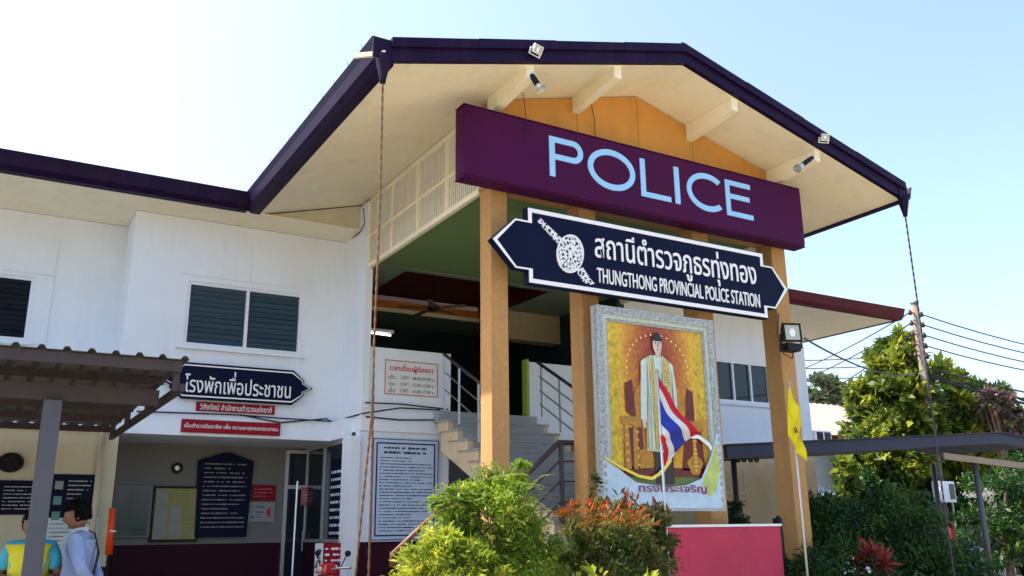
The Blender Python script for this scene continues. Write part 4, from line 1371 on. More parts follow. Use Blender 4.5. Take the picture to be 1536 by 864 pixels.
def person(name, loc, face_deg, label, H, shirt, legs, arms, vest=None, head_pitch=0, head_yaw=0, group=None):
    o = thing(name, loc, label, 'person', group)
    k = H / 1.72
    rz = Matrix.Rotation(rad(face_deg), 3, 'Z')
    xf = Matrix.Translation(loc) @ rz.to_4x4() @ Matrix.Scale(k, 4)
    # continuous body: pelvis, spine, neck, arms, legs (local +y = facing)
    V = [(0, 0, 0.95), (0, -0.005, 1.10), (0, 0.0, 1.26), (0, -0.01, 1.40), (0, 0.0, 1.47), (0, 0.02, 1.54)]
    Rr = [(0.15, 0.11), (0.135, 0.10), (0.16, 0.115), (0.135, 0.09), (0.055, 0.055), (0.052, 0.052)]
    E = [(0, 1), (1, 2), (2, 3), (3, 4), (4, 5)]
    for sgn in (-1, 1):
        el, wr = arms[0 if sgn < 0 else 1]
        i = len(V)
        V += [(sgn * 0.165, -0.005, 1.405), Vector(el), (Vector(el) + Vector(wr)) / 2, Vector(wr)]
        Rr += [0.062, 0.046, 0.042, 0.028]
        E += [(3, i), (i, i + 1), (i + 1, i + 2), (i + 2, i + 3)]
    for sgn in (-1, 1):
        i = len(V)
        V += [(sgn * 0.09, 0.0, 0.86), (sgn * 0.10, 0.015, 0.48), (sgn * 0.10, -0.01, 0.26), (sgn * 0.10, -0.02, 0.08)]
        Rr += [0.088, 0.058, 0.056, 0.038]
        E += [(0, i), (i, i + 1), (i + 1, i + 2), (i + 2, i + 3)]
    body = skin('body', [tuple(v) for v in V], E, Rr, None, o, xf)
    hr = rz @ Matrix.Rotation(rad(head_yaw), 3, 'Z') @ Matrix.Rotation(rad(head_pitch), 3, 'X')
    hc = xf @ Vector((0, 0.045, 1.615))
    hm = head_mb(Vector(hc), hr)
    body.add(hm.v, hm.f)
    for sgn in (-1, 1):
        el, wr = arms[0 if sgn < 0 else 1]
        w_ = Vector(xf @ Vector(wr))
        dirn = rz @ (Vector(wr) - Vector(el))
        hand(body, w_, dirn, rz @ Vector((-sgn * 0.3, 1, 0.2)), rz)
    body.build('body', skinm, o, smooth=True)
    hq = hair_mb(Vector(hc), hr)
    rr = random.Random(5)
    fl_ = list(hq.f)
    vv = list(hq.v)
    for k_ in range(420):
        f_ = rr.choice(fl_)
        p_ = sum((Vector(vv[i]) for i in f_), Vector()) / len(f_)
        n_ = (p_ - Vector(hc)).normalized()
        d_ = (n_ * 0.6 + Vector((rr.uniform(-.6, .6), rr.uniform(-.6, .6), rr.uniform(-.7, .3)))).normalized()
        hq.tube([p_ - n_ * 0.004, p_ + d_ * rr.uniform(0.012, 0.026)], [0.004, 0.0008], 3, False)
    hq.build('hair', hairm, o)
    # shirt: torso with sleeves, trousers, shoes as clothing
    SV = [(0, 0, 0.90), (0, 0, 1.02), (0, 0.0, 1.26), (0, -0.01, 1.415), (0, 0.0, 1.465)]
    SR = [(0.172, 0.13), (0.165, 0.125), (0.178, 0.132), (0.148, 0.102), (0.072, 0.070)]
    SE = [(0, 1), (1, 2), (2, 3), (3, 4)]
    for sgn in (-1, 1):
        el, wr = arms[0 if sgn < 0 else 1]
        i = len(SV)
        e_ = Vector(el)
        w_ = Vector(wr)
        SV += [(sgn * 0.172, -0.005, 1.412), e_.lerp(Vector((sgn * 0.17, 0, 1.40)), 0.45), e_ if legs == 'long' else e_.lerp(Vector((sgn * 0.17, 0, 1.40)), 0.22)]
        SR += [0.075, 0.066, 0.06]
        SE += [(3, i), (i, i + 1), (i + 1, i + 2)]
        if legs == 'long':
            SV += [tuple(e_.lerp(w_, 0.88))]
            SR += [0.044]
            SE += [(i + 2, i + 3)]
    skin('shirt', [tuple(v) for v in SV], SE, SR, shirt, o, xf, 2)
    if vest:
        skin('vest', [(0, 0.0, 0.84), (0, 0.0, 1.02), (0, 0.0, 1.26), (0, -0.005, 1.40), (0, 0.0, 1.43)], [(0, 1), (1, 2), (2, 3), (3, 4)], [(0.185, 0.145), (0.178, 0.138), (0.195, 0.145), (0.172, 0.125), (0.10, 0.09)], vest, o, xf, 2)
    TV = [(0, 0, 0.96)]
    TR = [(0.165, 0.125)]
    TE = []
    for sgn in (-1, 1):
        i = len(TV)
        TV += [(sgn * 0.09, 0, 0.84), (sgn * 0.10, 0.015, 0.48), (sgn * 0.10, -0.015, 0.07)]
        TR += [0.10, 0.075, 0.06]
        TE += [(0, i), (i, i + 1), (i + 1, i + 2)]
    skin('trousers', TV, TE, TR, trous, o, xf)
    for sgn in (-1, 1):
        q = MB().ball((sgn * 0.10, 0.045, 0.035), (0.047, 0.135, 0.045), 14, 8)
        q.v = [tuple(xf @ Vector((v[0], v[1], max(0.0, v[2])))) for v in q.v]
        q.build('shoe', shoe, o, smooth=True)
    return o


pm = py_(122, 790, 9.35)
man = person('person', (pm.x, 9.35, 0.12), 72, 'standing person in light blue shirt with dark shoulder strap, hands behind back', 1.76, shirtblue, 'long',
             [((-0.27, -0.10, 1.14), (-0.06, -0.20, 0.98)), ((0.27, -0.10, 1.14), (0.06, -0.20, 0.96))], head_pitch=-12, head_yaw=8)
q = MB()
kz = 1.76 / 1.72
rzm = Matrix.Rotation(rad(72), 3, 'Z')
strap = [(0.10, 0.10, 1.47), (0.10, 0.02, 1.515), (0.09, -0.10, 1.46), (0.02, -0.165, 1.30), (-0.12, -0.165, 1.05)]
pts = [Vector((pm.x, 9.35, 0.12)) + rzm @ (Vector(p) * kz) for p in strap]
for i in range(len(pts) - 1):
    q.bar(pts[i], pts[i + 1], 0.035, 0.012, rzm @ Vector((0, -1, 0.3)))
q.build('shoulder_strap', trous, man)
collar = MB()
for i in range(14):
    t = 2 * math.pi * i / 14
    t2 = 2 * math.pi * (i + 1) / 14
    c = Vector((pm.x, 9.35, 0.12))
    collar.bar(c + rzm @ (Vector((0.066 * math.cos(t), 0.008 + 0.066 * math.sin(t), 1.485 + 0.012 * math.sin(-t))) * kz), c + rzm @ (Vector((0.066 * math.cos(t2), 0.008 + 0.066 * math.sin(t2), 1.485 + 0.012 * math.sin(-t2))) * kz), 0.012, 0.045)
collar.build('collar', M('white_collar', (0.5, 0.54, 0.62), 0.8), man)
pv = py_(50, 800, 9.62)
wman = person('person', (pv.x, 9.62, 0.12), 165, 'person in yellow vest over cyan shirt half hidden behind the grey post', 1.68, cyansleeve, 'short',
              [((-0.27, 0.02, 1.14), (-0.10, 0.22, 1.10)), ((0.27, 0.02, 1.14), (0.05, 0.25, 1.12))], yellowvest, head_pitch=-8)

# ------------------------------------------------------------------ hanging ropes
def rope(name, label, pts, r=0.014):
    b = pts[-1]
    o = thing(name, tuple(b), label, 'rope', None)
    # resample and make a two strand twist
    P = []
    for i in range(len(pts) - 1):
        a, c = Vector(pts[i]), Vector(pts[i + 1])
        n = max(2, int((c - a).length / 0.03))
        P += [a.lerp(c, k / n) for k in range(n)]
    P.append(Vector(pts[-1]))
    for ph in (0, math.pi):
        q = MB()
        q.tube([p + Vector((math.cos(i * 0.9 + ph), math.sin(i * 0.9 + ph), 0)) * r * 0.75 for i, p in enumerate(P)], r, 5)
        q.build('strand', ropem, o)
    return o


x = XL - 0.10
rope('hanging_rope', 'brown rope hanging straight down from the left gutter corner', [(x, YF - 0.01, ZE - 0.24), (x + 0.01, YF - 0.01, 4.6), (x - 0.01, YF - 0.01, 3.3), (x + 0.005, YF - 0.01, 2.0), (x + 0.0, YF - 0.01, 0.3)], 0.0075)
rope('hanging_rope', 'second rope slanting left from the knot on the straight rope', [(x - 0.012, YF - 0.02, 3.05), (x - 0.03, YF - 0.05, 2.6), (x - 0.13, YF - 0.05, 1.3), (x - 0.22, YF - 0.05, 0.3)], 0.007)
x = XR + 0.015
o = rope('hanging_rope', 'dark rope hanging from the right gutter corner in front of the utility pole', [(x, YF - 0.01, ZE - 0.24), (x + 0.01, YF - 0.01, 4.0), (x - 0.01, YF - 0.01, 2.0), (x, YF - 0.01, 0.2)], 0.008)
for c in o.children:
    c.data.materials[0] = M('dark_rope', (0.06, 0.06, 0.09), 0.9, 0.3, 20, 0.3)

# ------------------------------------------------------------------ lamps on the portico
lens = glassmat('lamp_lens', (0.42, 0.44, 0.36), 0.2)


def floodlight(name, label, c, w, h, d, rotz, tilt, body, group=None, cat='floodlight'):
    o = thing(name, tuple(c), label, cat, group)
    R3 = Matrix.Rotation(rad(rotz), 3, 'Z') @ Matrix.Rotation(rad(tilt), 3, 'X')

    def put(mb):
        mb.v = [tuple(Vector(c) + R3 @ Vector(v)) for v in mb.v]
        return mb
    q = MB()
    n = 2
    q.add([(-w / 2, 0, -h / 2), (w / 2, 0, -h / 2), (w / 2, 0, h / 2), (-w / 2, 0, h / 2), (-w * 0.33, d, -h * 0.33), (w * 0.33, d, -h * 0.33), (w * 0.33, d, h * 0.33), (-w * 0.33, d, h * 0.33)],
          [(4, 5, 6, 7)[::-1], (0, 1, 5, 4), (1, 2, 6, 5), (2, 3, 7, 6), (3, 0, 4, 7)])
    put(q).build('housing', body, o)
    q = MB()
    t = 0.1 * w
    oo = [(-w / 2, -h / 2), (w / 2, -h / 2), (w / 2, h / 2), (-w / 2, h / 2)]
    ii = [(-w / 2 + t, -h / 2 + t), (w / 2 - t, -h / 2 + t), (w / 2 - t, h / 2 - t), (-w / 2 + t, h / 2 - t)]
    ring_mesh(q, oo + oo[:1], ii + ii[:1], -0.018, 0.0)
    put(q).build('bezel', body, o)
    put(MB().box(-w / 2 + t, w / 2 - t, -0.010, -0.004, -h / 2 + t, h / 2 - t)).build('lens', lens, o)
    put(MB().ball((0, -0.012, 0), (0.05 * w / 0.3, 0.006, 0.07 * w / 0.3), 12, 6)).build('bulb', signwhite, o)
    q = MB()
    q.bar((-w / 2 - 0.012, d * 0.4, 0), (-w / 2 - 0.012, d * 0.4 + 0.0, -h * 0.75), 0.02, 0.012)
    q.bar((w / 2 + 0.012, d * 0.4, 0), (w / 2 + 0.012, d * 0.4, -h * 0.75), 0.02, 0.012)
    q.bar((-w / 2 - 0.02, d * 0.4, -h * 0.75), (w / 2 + 0.02, d * 0.4, -h * 0.75), 0.02, 0.012)
    put(q).build('bracket', body, o)
    return o


c = py_(1188, 499, 8.40)
fl = floodlight('floodlight', 'large black floodlight with square glass fixed to the rightmost column', c, 0.27, 0.27, 0.16, -22, -4, black)
MB().box(c.x - 0.13, c.x + 0.12, c.y - 0.03, c.y + 0.14, c.z - 0.26, c.z - 0.15).build('ballast_box', black, fl, bevel=0.01)
MB().tube([py_(1168, 470, 8.5), py_(1166, 500, 8.45), py_(1175, 530, 8.42), py_(1188, 538, 8.42), py_(1192, 520, 8.42)], 0.008, 6).build('lead', wirem, fl)
c = py_(806, 74, 7.62)
floodlight('floodlight', 'small floodlight on the left slope of the gable edge', c, 0.14, 0.10, 0.05, 15, 30, aluminium, 'small floodlights on the gable edge')
c = py_(1237, 206, 7.62)
floodlight('floodlight', 'small floodlight on the right slope of the gable edge', c, 0.12, 0.10, 0.05, -20, 25, aluminium, 'small floodlights on the gable edge')


def spot(label, a, b):
    a, b = Vector(a), Vector(b)
    d = (b - a).normalized()
    o = thing('spotlight', tuple(a), label, 'spotlight', 'spotlights on the rafter ends')
    MB().tube([a, a.lerp(b, 0.15), a.lerp(b, 0.72)], [0.022, 0.034, 0.036], 12).build('body', black, o, smooth=True)
    MB().tube([a.lerp(b, 0.72), b], [0.038, 0.062], 12, False).build('reflector', aluminium, o, smooth=True)
    MB().tube([a.lerp(b, 0.86), a.lerp(b, 0.88)], 0.05, 12).build('lens', lens, o)
    MB().tube([a.lerp(b, 0.3), a.lerp(b, 0.3) + Vector((0, 0.02, 0.10))], 0.01, 6).build('arm', aluminium, o)


spot('black spotlight under the left rafter end pointing down', py_(797, 112, 7.74), py_(811, 134, 7.66))
spot('black spotlight under the right rafter end pointing left', py_(1219, 236, 7.74), py_(1196, 253, 7.70))

# ceiling fan and tube lamp inside the hall
c = Vector(py_(650, 462, 13.9))
o = thing('ceiling_fan', (c.x, c.y, 6.1), 'dark ceiling fan under the maroon ceiling tray', 'fan')
MB().tube([(c.x, c.y, 6.10), (c.x, c.y, c.z + 0.06)], 0.015, 8).build('rod', black, o)
MB().tube([(c.x, c.y, c.z + 0.07), (c.x, c.y, c.z + 0.03), (c.x, c.y, c.z - 0.05)], [0.05, 0.11, 0.08], 14).build('motor', black, o)
for k in range(5):
    t = k * 1.2566 + 0.4
    d = Vector((math.cos(t), math.sin(t), 0))
    MB().bar(c + d * 0.1, c + d * 0.62 + Vector((0, 0, -0.01)), 0.11, 0.008, (0.1, 0.1, 1)).build('blade', M('fan_blade_wood', (0.20, 0.13, 0.08), 0.5), o)
a, b = py_(556, 499, 14.2), py_(586, 503, 14.2)
o = thing('tube_lamp', tuple(a), 'lit fluorescent tube lamp in the dark hall', 'lamp')
em_ = bpy.data.materials.new('lit_tube')
em_.use_nodes = True
pb = em_.node_tree.nodes['Principled BSDF']
pb.inputs['Emission Color'].default_value = (0.9, 1, 0.9, 1)
pb.inputs['Emission Strength'].default_value = 1.2
MB().tube([a, b], 0.018, 8).build('tube', em_, o)
MB().box(a.x - 0.05, b.x + 0.05, a.y - 0.03, a.y + 0.03, a.z + 0.03, a.z + 0.08).build('housing', signwhite, o)
MB().tube([(a.x + 0.1, a.y, a.z + 0.08), (a.x + 0.1, a.y, 5.77)], 0.006, 5).build('cord', wirem, o)

# ------------------------------------------------------------------ raspberry wall, flags
o = thing('low_wall', (8.0, 8.55, 0), 'low raspberry red wall with white coping below the portrait', 'wall')
MB().box(6.7, 8.96, 8.40, 8.56, 0.0, 1.60).build('wall_body', pinkwall, o, bevel=0.004)
MB().box(6.68, 8.98, 8.385, 8.575, 1.601, 1.632).build('coping', signwhite, o, bevel=0.004)
MB().box(8.98, 9.03, 8.42, 8.54, 0.0, 1.7).build('end_post', black, o)
for k in range(4):
    MB().ball((9.0, 8.46, 1.52 + k * 0.06), 0.035, 8, 6).build('knob', black, o)


def flag(label, A, B, C, D, stripes, pole_top, pole_bot, waves, name='flag', amp=0.05):
    o = thing('flag_on_pole', tuple(pole_bot), label, 'flag')
    MB().tube([pole_bot, pole_top], 0.014, 8).build('pole', M('galvanised_pole', (0.5, 0.52, 0.5), 0.4, 0.1, 5, metal=0.6), o, smooth=True)
    MB().ball(pole_top, 0.022, 8, 6).build('finial', steel, o)
    nu, nv = 20, 5
    s0 = 0.0
    for (w_, m) in stripes:
        q = MB()
        for j in range(nv + 1):
            tv = s0 + w_ * j / nv
            for i in range(nu + 1):
                tu = i / nu
                p = (A.lerp(B, tv)).lerp(D.lerp(C, tv), tu)
                p = p + Vector((0, (math.sin(tu * waves + tv * 4.0) + 0.45 * math.sin(tu * waves * 2.3 + tv * 9 + 1)) * amp * (0.25 + tu), 0.02 * math.sin(tu * 6 + tv * 5)))
                q.v.append(tuple(p))
        for j in range(nv):
            for i in range(nu):
                k = j * (nu + 1) + i
                q.f.append((k, k + 1, k + nu + 2, k + nu + 1))
        so_ = q.build('stripe', m, o, smooth=True)
        sm = so_.modifiers.new('solid', 'SOLIDIFY')
        sm.thickness = 0.002
        s0 += w_
    return o


fr_ = M('flag_red', (0.62, 0.012, 0.03), 0.7, 0.06, 6)
fw_ = M('flag_white', (0.76, 0.76, 0.78), 0.7, 0.04, 6)
fb_ = M('flag_blue', (0.025, 0.05, 0.42), 0.7, 0.06, 6)
fy_ = M('flag_yellow', (0.85, 0.72, 0.01), 0.7, 0.06, 6)
for m_ in (fr_, fw_, fb_, fy_):
    nt = m_.node_tree
    b_ = nt.nodes['Principled BSDF']
    tr_ = nt.nodes.new('ShaderNodeBsdfTranslucent')
    nt.links.new(b_.inputs['Base Color'].links[0].from_socket, tr_.inputs[0])
    mx_ = nt.nodes.new('ShaderNodeMixShader')
    mx_.inputs[0].default_value = 0.3
    nt.links.new(b_.outputs[0], mx_.inputs[1])
    nt.links.new(tr_.outputs[0], mx_.inputs[2])
    nt.links.new(mx_.outputs[0], nt.nodes['Material Output'].inputs[0])
yq = 7.5
flag('red, white and blue striped flag drooping on a pole in front of the portrait',
     py_(986, 562, yq), py_(990, 660, yq), py_(1002, 696, yq), py_(1042, 650, yq), [(1 / 6, fr_), (1 / 6, fw_), (1 / 3, fb_), (1 / 6, fw_), (1 / 6, fr_)], py_(985, 556, yq), Vector((py_(990, 600, yq).x, yq, 0)), 5.0)
yq = 7.6
fo = flag('limp yellow flag on a thin pole beside the rightmost column',
          py_(1184, 577, yq - 0.07), py_(1181, 652, yq - 0.07), py_(1207, 693, yq - 0.07), py_(1203, 632, yq - 0.07), [(0.5, fy_), (0.5, fy_)], py_(1184, 575, yq), Vector((py_(1190, 640, yq).x, yq, 0)), 7.0, amp=0.035)
# small dark red crest printed on the yellow flag
c = py_(1194, 648, yq - 0.13)
q = MB()
for (dx, dz, sx, sz) in ((0, 0, 0.03, 0.014), (-0.02, 0.03, 0.012, 0.02), (0.012, 0.02, 0.016, 0.022), (0.0, 0.05, 0.02, 0.008)):
    q.prism_y([(c.x + dx - sx, c.z + dz - sz), (c.x + dx + sx, c.z + dz - sz * 0.6), (c.x + dx + sx * 0.7, c.z + dz + sz), (c.x + dx - sx * 0.6, c.z + dz + sz * 0.7)], c.y - 0.001, c.y + 0.001)
q.build('crest', M('crest_red', (0.20, 0.03, 0.02), 0.7), fo)

# ------------------------------------------------------------------ carport on the right
YC = 10.6
cp = thing('carport', (15.0, YC, 0), 'slate blue gabled carport on thin posts right of the portico', 'carport')
L0, L1, L2 = py_(1090, 668, YC), py_(1500, 650, YC), py_(1600, 668, YC)
cyb = 13.6
for a, b, nm in ((L0, L1, 6), (L1, L2, 2)):
    MB().prism_y([(a.x, a.z - 0.20), (b.x, b.z - 0.20), (b.x, b.z), (a.x, a.z)], YC, YC + 0.04).build('fascia', canopyblue, cp)
    for k in range(nm):
        p, q_ = a.lerp(b, k / nm), a.lerp(b, (k + 1) / nm)
        dz = 0.003 * (k % 2)
        MB().prism_y([(p.x, p.z + 0.003 + dz), (q_.x, q_.z + 0.003 + dz), (q_.x, q_.z + 0.02 + dz), (p.x, p.z + 0.02 + dz)], YC - 0.06, cyb).build('roof_sheet', canopyblue, cp)
for y in (YC + 1.0, YC + 2.0, cyb - 0.1):
    MB().prism_y([(L0.x, L0.z - 0.16), (L1.x, L1.z - 0.16), (L1.x, L1.z - 0.002), (L0.x, L0.z - 0.002)], y, y + 0.06).build('rafter', postgrey, cp)
MB().bar(py_(1415, 684, YC - 0.02), py_(1545, 700, YC - 0.02), 0.05, 0.12).build('tie_beam', M('tan_beam', (0.24, 0.19, 0.14), 0.7), cp)
for (u, v, yy) in ((1462, 695, YC + 0.12), (1400, 700, 13.4), (1100, 690, 13.4)):
    p = py_(u, v, yy)
    MB().tube([(p.x, yy, 0.0), (p.x, yy, p.z + 0.05)], 0.055, 10).build('post', postgrey, cp, smooth=True)
# lamps or pulleys slung under the carport
q = MB()
for u in (1107, 1116, 1126, 1135):
    p = py_(u, 690, 13.3)
    o_, i_ = stroke_ring(p.x, p.z, 0.05, 0.05, 0.02, 0, 2 * math.pi, 14)
    q = MB()
    ring_mesh(q, o_, i_, 13.28, 13.32)
    q.build('hook_ring', black, cp)

# ------------------------------------------------------------------ house behind
hs = thing('house', (24, 22, 0), 'white house with pale galvanised roof and red eaves behind the carport', 'house')
HY = 21.0
e0, e1 = py_(1204, 652, HY), py_(1330, 664, HY)
r0, r1 = py_(1204, 606, HY + 3.5), py_(1330, 612, HY + 3.5)
MB().box(e0.x - 6, e1.x + 1, HY + 0.5, HY + 8, 0, e0.z - 0.15).build('wall', white, hs)
zt0 = e0.z
rb = MB()
dirv = Vector((0, 3.5, r0.z - zt0))
for k in range(40):
    xa = e0.x - 7 + k * (e1.x + 2 - e0.x + 7) / 40
    xb = e0.x - 7 + (k + 1) * (e1.x + 2 - e0.x + 7) / 40
    xm_ = (xa + xb) / 2
    n0 = Vector((xa, HY, zt0 + 0.05))
    n1 = Vector((xm_, HY, zt0 + 0.09))
    n2 = Vector((xb, HY, zt0 + 0.05))
    rb.add([n0, n1, n2, n2 + dirv, n1 + dirv, n0 + dirv], [(0, 1, 4, 5), (1, 2, 3, 4)])
    bk = Vector((0, 7.0, 0))
    rb.add([n0 + dirv, n1 + dirv, n2 + dirv, n2 + bk, n1 + bk, n0 + bk], [(0, 1, 4, 5), (1, 2, 3, 4)])
rf = rb.build('roof', galv, hs)
MB().box(e0.x - 7, e1.x + 2, HY - 0.02, HY + 0.03, zt0 - 0.18, zt0 + 0.05).build('eaves_board', M('red_eaves', (0.35, 0.03, 0.03), 0.6), rf)
a, b = py_(1205, 693, HY + 0.45), py_(1222, 714, HY + 0.45)
w = MB().box(a.x, b.x, HY + 0.42, HY + 0.5, b.z, a.z).build('window', black, hs)
MB().box(a.x + 0.05, b.x - 0.05, HY + 0.40, HY + 0.418, b.z + 0.05, a.z - 0.05).build('pane', glass, w)
a, b = py_(1200, 714, HY - 0.2), py_(1262, 746, HY - 0.9)
aw = MB()
for k in range(14):
    xa, xb = a.x + (b.x - a.x) * k / 14, a.x + (b.x - a.x) * (k + 1) / 14
    aw.add([(xa, HY + 0.4, a.z), (xb - 0.04, HY + 0.4, a.z + 0.03), (xb - 0.04, HY - 0.9, b.z + 0.03), (xa, HY - 0.9, b.z)], [(0, 1, 2, 3)])
aw.build('awning', M('blue_awning', (0.22, 0.30, 0.38), 0.5, 0.15, 4), hs)
MB().box(a.x, b.x, HY + 0.38, HY + 0.46, a.z + 0.03, a.z + 0.20).build('lintel', white, hs)
# air conditioner on the right wing wall
a, b = py_(1209, 646, 16.0), py_(1239, 664, 16.0)
o = thing('air_conditioner', (a.x, 16.0, b.z), 'small white air conditioner unit at the corner of the right wing', 'air conditioner')
MB().box(a.x + 0.1, b.x, 15.8, 16.2, b.z, a.z).build('casing', signwhite, o, bevel=0.01)
MB().box(a.x + 0.16, (a.x + b.x) / 2 + 0.03, 15.79, 15.799, b.z + 0.04, a.z - 0.04).build('grille', black, o)
MB().box((a.x + b.x) / 2 + 0.09, b.x - 0.04, 15.79, 15.799, b.z + 0.04, a.z - 0.04).build('panel', canopyblue, o)
MB().box(a.x - 0.5, a.x + 0.1, 15.9, 16.1, b.z - 0.05, b.z).build('bracket', steel, o)

# ------------------------------------------------------------------ utility pole and cables
PY = 18.0
ptop, pbase = py_(1377, 456, PY), py_(1410, 780, PY)
PX = (ptop.x + pbase.x) / 2
po_ = thing('utility_pole', (PX, PY, 0), 'tall weathered utility pole with insulators rising through the tree', 'pole')
MB().tube([(PX, PY, 0), (PX, PY, 4), (PX, PY, ptop.z)], [0.17, 0.145, 0.11], 12).build('shaft', polem, po_, smooth=True)
MB().tube([(PX, PY, ptop.z), (PX, PY, ptop.z + 0.06)], 0.15, 12).build('cap', steel, po_)
for k in range(5):
    z = ptop.z - 0.35 - k * 0.36
    for sgn in (-1, 1):
        MB().tube([(PX + sgn * 0.12, PY, z), (PX + sgn * 0.30, PY, z)], 0.03, 8).build('arm', steel, po_)
        MB().tube([(PX + sgn * 0.30, PY, z - 0.09), (PX + sgn * 0.30, PY, z - 0.02), (PX + sgn * 0.30, PY, z + 0.02), (PX + sgn * 0.30, PY, z + 0.09)], [0.05, 0.08, 0.06, 0.03], 10).build('insulator', M('brown_porcelain', (0.05, 0.02, 0.015), 0.2), po_)
a = py_(1402, 722, PY - 0.35)
o = thing('meter_box', (PX, PY - 0.3, a.z - 0.8), 'white electricity meter box on the utility pole below the carport edge', 'box')
b = py_(1429, 754, PY - 0.35)
MB().box(a.x, b.x, PY - 0.5, PY - 0.22, b.z, a.z).build('casing', signwhite, o, bevel=0.02)
MB().box((a.x + b.x) / 2 + 0.08, b.x - 0.06, PY - 0.515, PY - 0.501, b.z + 0.1, a.z - 0.08).build('door', postgrey, o)
MB().tube([(PX + 0.1, PY - 0.3, b.z), (PX + 0.1, PY - 0.3, 0.3)], 0.04, 8).build('conduit', steel, o)


def cable(label, A, B, sag, r, group):
    A, B = Vector(A), Vector(B)
    if 'right' in label and 'level' not in label and 'rightmost' not in label:
        B = A + (B - A) * 2.2
        sag *= 3
    pts = []
    for i in range(15):
        t = i / 14
        p = A.lerp(B, t)
        p.z -= sag * 4 * t * (1 - t)
        pts.append(p)
    q = MB().tube(pts, r, 5)
    o = q.build('overhead_cable', wirem, None, label, 'cable', group)
    return o


words = ('topmost', 'second', 'third', 'fourth')
for k, (v0, v1) in enumerate(((470, 491), (478, 502), (488, 514), (497, 524))):
    A = (PX + 0.3, PY, ptop.z - 0.35 - k * 0.36)
    B = py_(1640, v1 + 18, 17.0)
    cable(f'{words[k]} of four thin power cables running right from the pole top', A, B, 0.25, 0.022, 'power cables on the right of the pole')
for k, (v0, v1, r_, wd) in enumerate(((553, 571, 0.03, 'upper'), (562, 582, 0.025, 'middle'), (565, 592, 0.05, 'lowest and thickest'))):
    A = Vector((PX + 0.12, PY - 0.1, py_(1392, v0, PY).z))
    B = py_(1640, v1 + 10, 16.0)
    cable(f'{wd} telephone cable leaving the tree to the right', A, B, 0.2, r_, 'telephone cables right of the tree')
A = py_(1207, 508, 8.6)
B = Vector((PX - 0.1, PY - 0.1, py_(1392, 556, PY).z))
cable('thick black service cable from the rightmost column to the utility pole', A, B, 0.35, 0.016, None)
for k, (u0, v0, u1, v1) in enumerate(((1208, 545, 1372, 474), (1208, 562, 1372, 484), (1225, 600, 1372, 494), (1260, 610, 1372, 503))):
    A = py_(u0 - 60, v0 + 30, 30)
    B = Vector((PX - 0.3, PY, ptop.z - 0.35 - k * 0.36))
    cable(f'{words[k]} of four power cables running left from the pole behind the building', A, B, 0.2, 0.022, 'power cables on the left of the pole')
for k, (v0, v1) in enumerate(((537, 532), (549, 545), (566, 560))):
    cable(f'{("upper", "middle", "lower")[k]} of three level cables crossing behind the right wing corner', py_(1180, v0 + 4, 26), py_(1400, v1 - 4, 26), 0.1, 0.022, 'level cables behind the right wing')

# ------------------------------------------------------------------ plants
def leaves(name, mat, parent, blobs, n, size, seed, clumps=60, cr=0.22, aspect=0.42, droop=0.2, tintfn=None, kind=None, shell=0.55):
    """n separate leaf blades gathered in clumps through the volume of the blobs"""
    rg = np.random.default_rng(seed)
    base = BASE[parent.as_pointer()]
    bl = np.array([[*c, *r] for c, r in blobs], float)
    vol = bl[:, 3] * bl[:, 4] * bl[:, 5]
    pick = rg.choice(len(bl), clumps, p=vol ** 0.7 / (vol ** 0.7).sum())
    d = rg.normal(size=(clumps, 3))
    d /= np.linalg.norm(d, axis=1)[:, None]
    rr = shell + (1 - shell) * rg.random(clumps) ** 0.6
    cc = bl[pick, :3] + d * bl[pick, 3:] * rr[:, None]
    ctint = rg.random(clumps)
    csize = rg.uniform(0.6, 1.3, clumps)
    ci = rg.integers(0, clumps, n)
    meanr = bl[pick, 3:].mean(axis=1)
    g = rg.normal(size=(n, 3))
    g /= np.linalg.norm(g, axis=1)[:, None]
    g *= (rg.random(n) ** 0.45)[:, None]
    p = cc[ci] + g * (cr * meanr[ci] * csize[ci])[:, None] * np.array([1.15, 1.15, 0.9])
    out = d[ci]
    dirv = out * 0.7 + rg.normal(size=(n, 3)) * 0.65 + np.array([0, 0, -droop])
    dirv /= np.linalg.norm(dirv, axis=1)[:, None]
    sidev = np.cross(dirv, rg.normal(size=(n, 3)) * 0.7 + np.array([0, 0, 1.0]))
    sidev /= np.linalg.norm(sidev, axis=1)[:, None] + 1e-6
    nrm = np.cross(sidev, dirv)
    L = size * np.clip(rg.lognormal(0, 0.38, n), 0.35, 2.2)[:, None]
    W = L * aspect * 0.5
    v = np.empty((n, 4, 3))
    v[:, 0] = p
    v[:, 1] = p + dirv * L * 0.5 + sidev * W + nrm * L * 0.08
    v[:, 2] = p + dirv * L
    v[:, 3] = p + dirv * L * 0.5 - sidev * W + nrm * L * 0.08
    v -= np.array(base)
    me = bpy.data.meshes.new(name)
    me.vertices.add(n * 4)
    me.vertices.foreach_set('co', v.reshape(-1))
    me.loops.add(n * 4)
    me.loops.foreach_set('vertex_index', np.arange(n * 4))
    me.polygons.add(n)
    me.polygons.foreach_set('loop_start', np.arange(0, n * 4, 4))
    me.update(calc_edges=True)
    t = 0.55 * ctint[ci] + 0.45 * rg.random(n)
    if tintfn is not None:
        t = tintfn(p, t, rg)
    at = me.attributes.new('tint', 'FLOAT', 'FACE')
    at.data.foreach_set('value', np.clip(t, 0, 1).astype(np.float32))
    me.materials.append(mat)
    o = bpy.data.objects.new(name, me)
    COL.objects.link(o)
    o.parent = parent
    BASE[o.as_pointer()] = base
    if kind:
        o['kind'] = kind
    return o


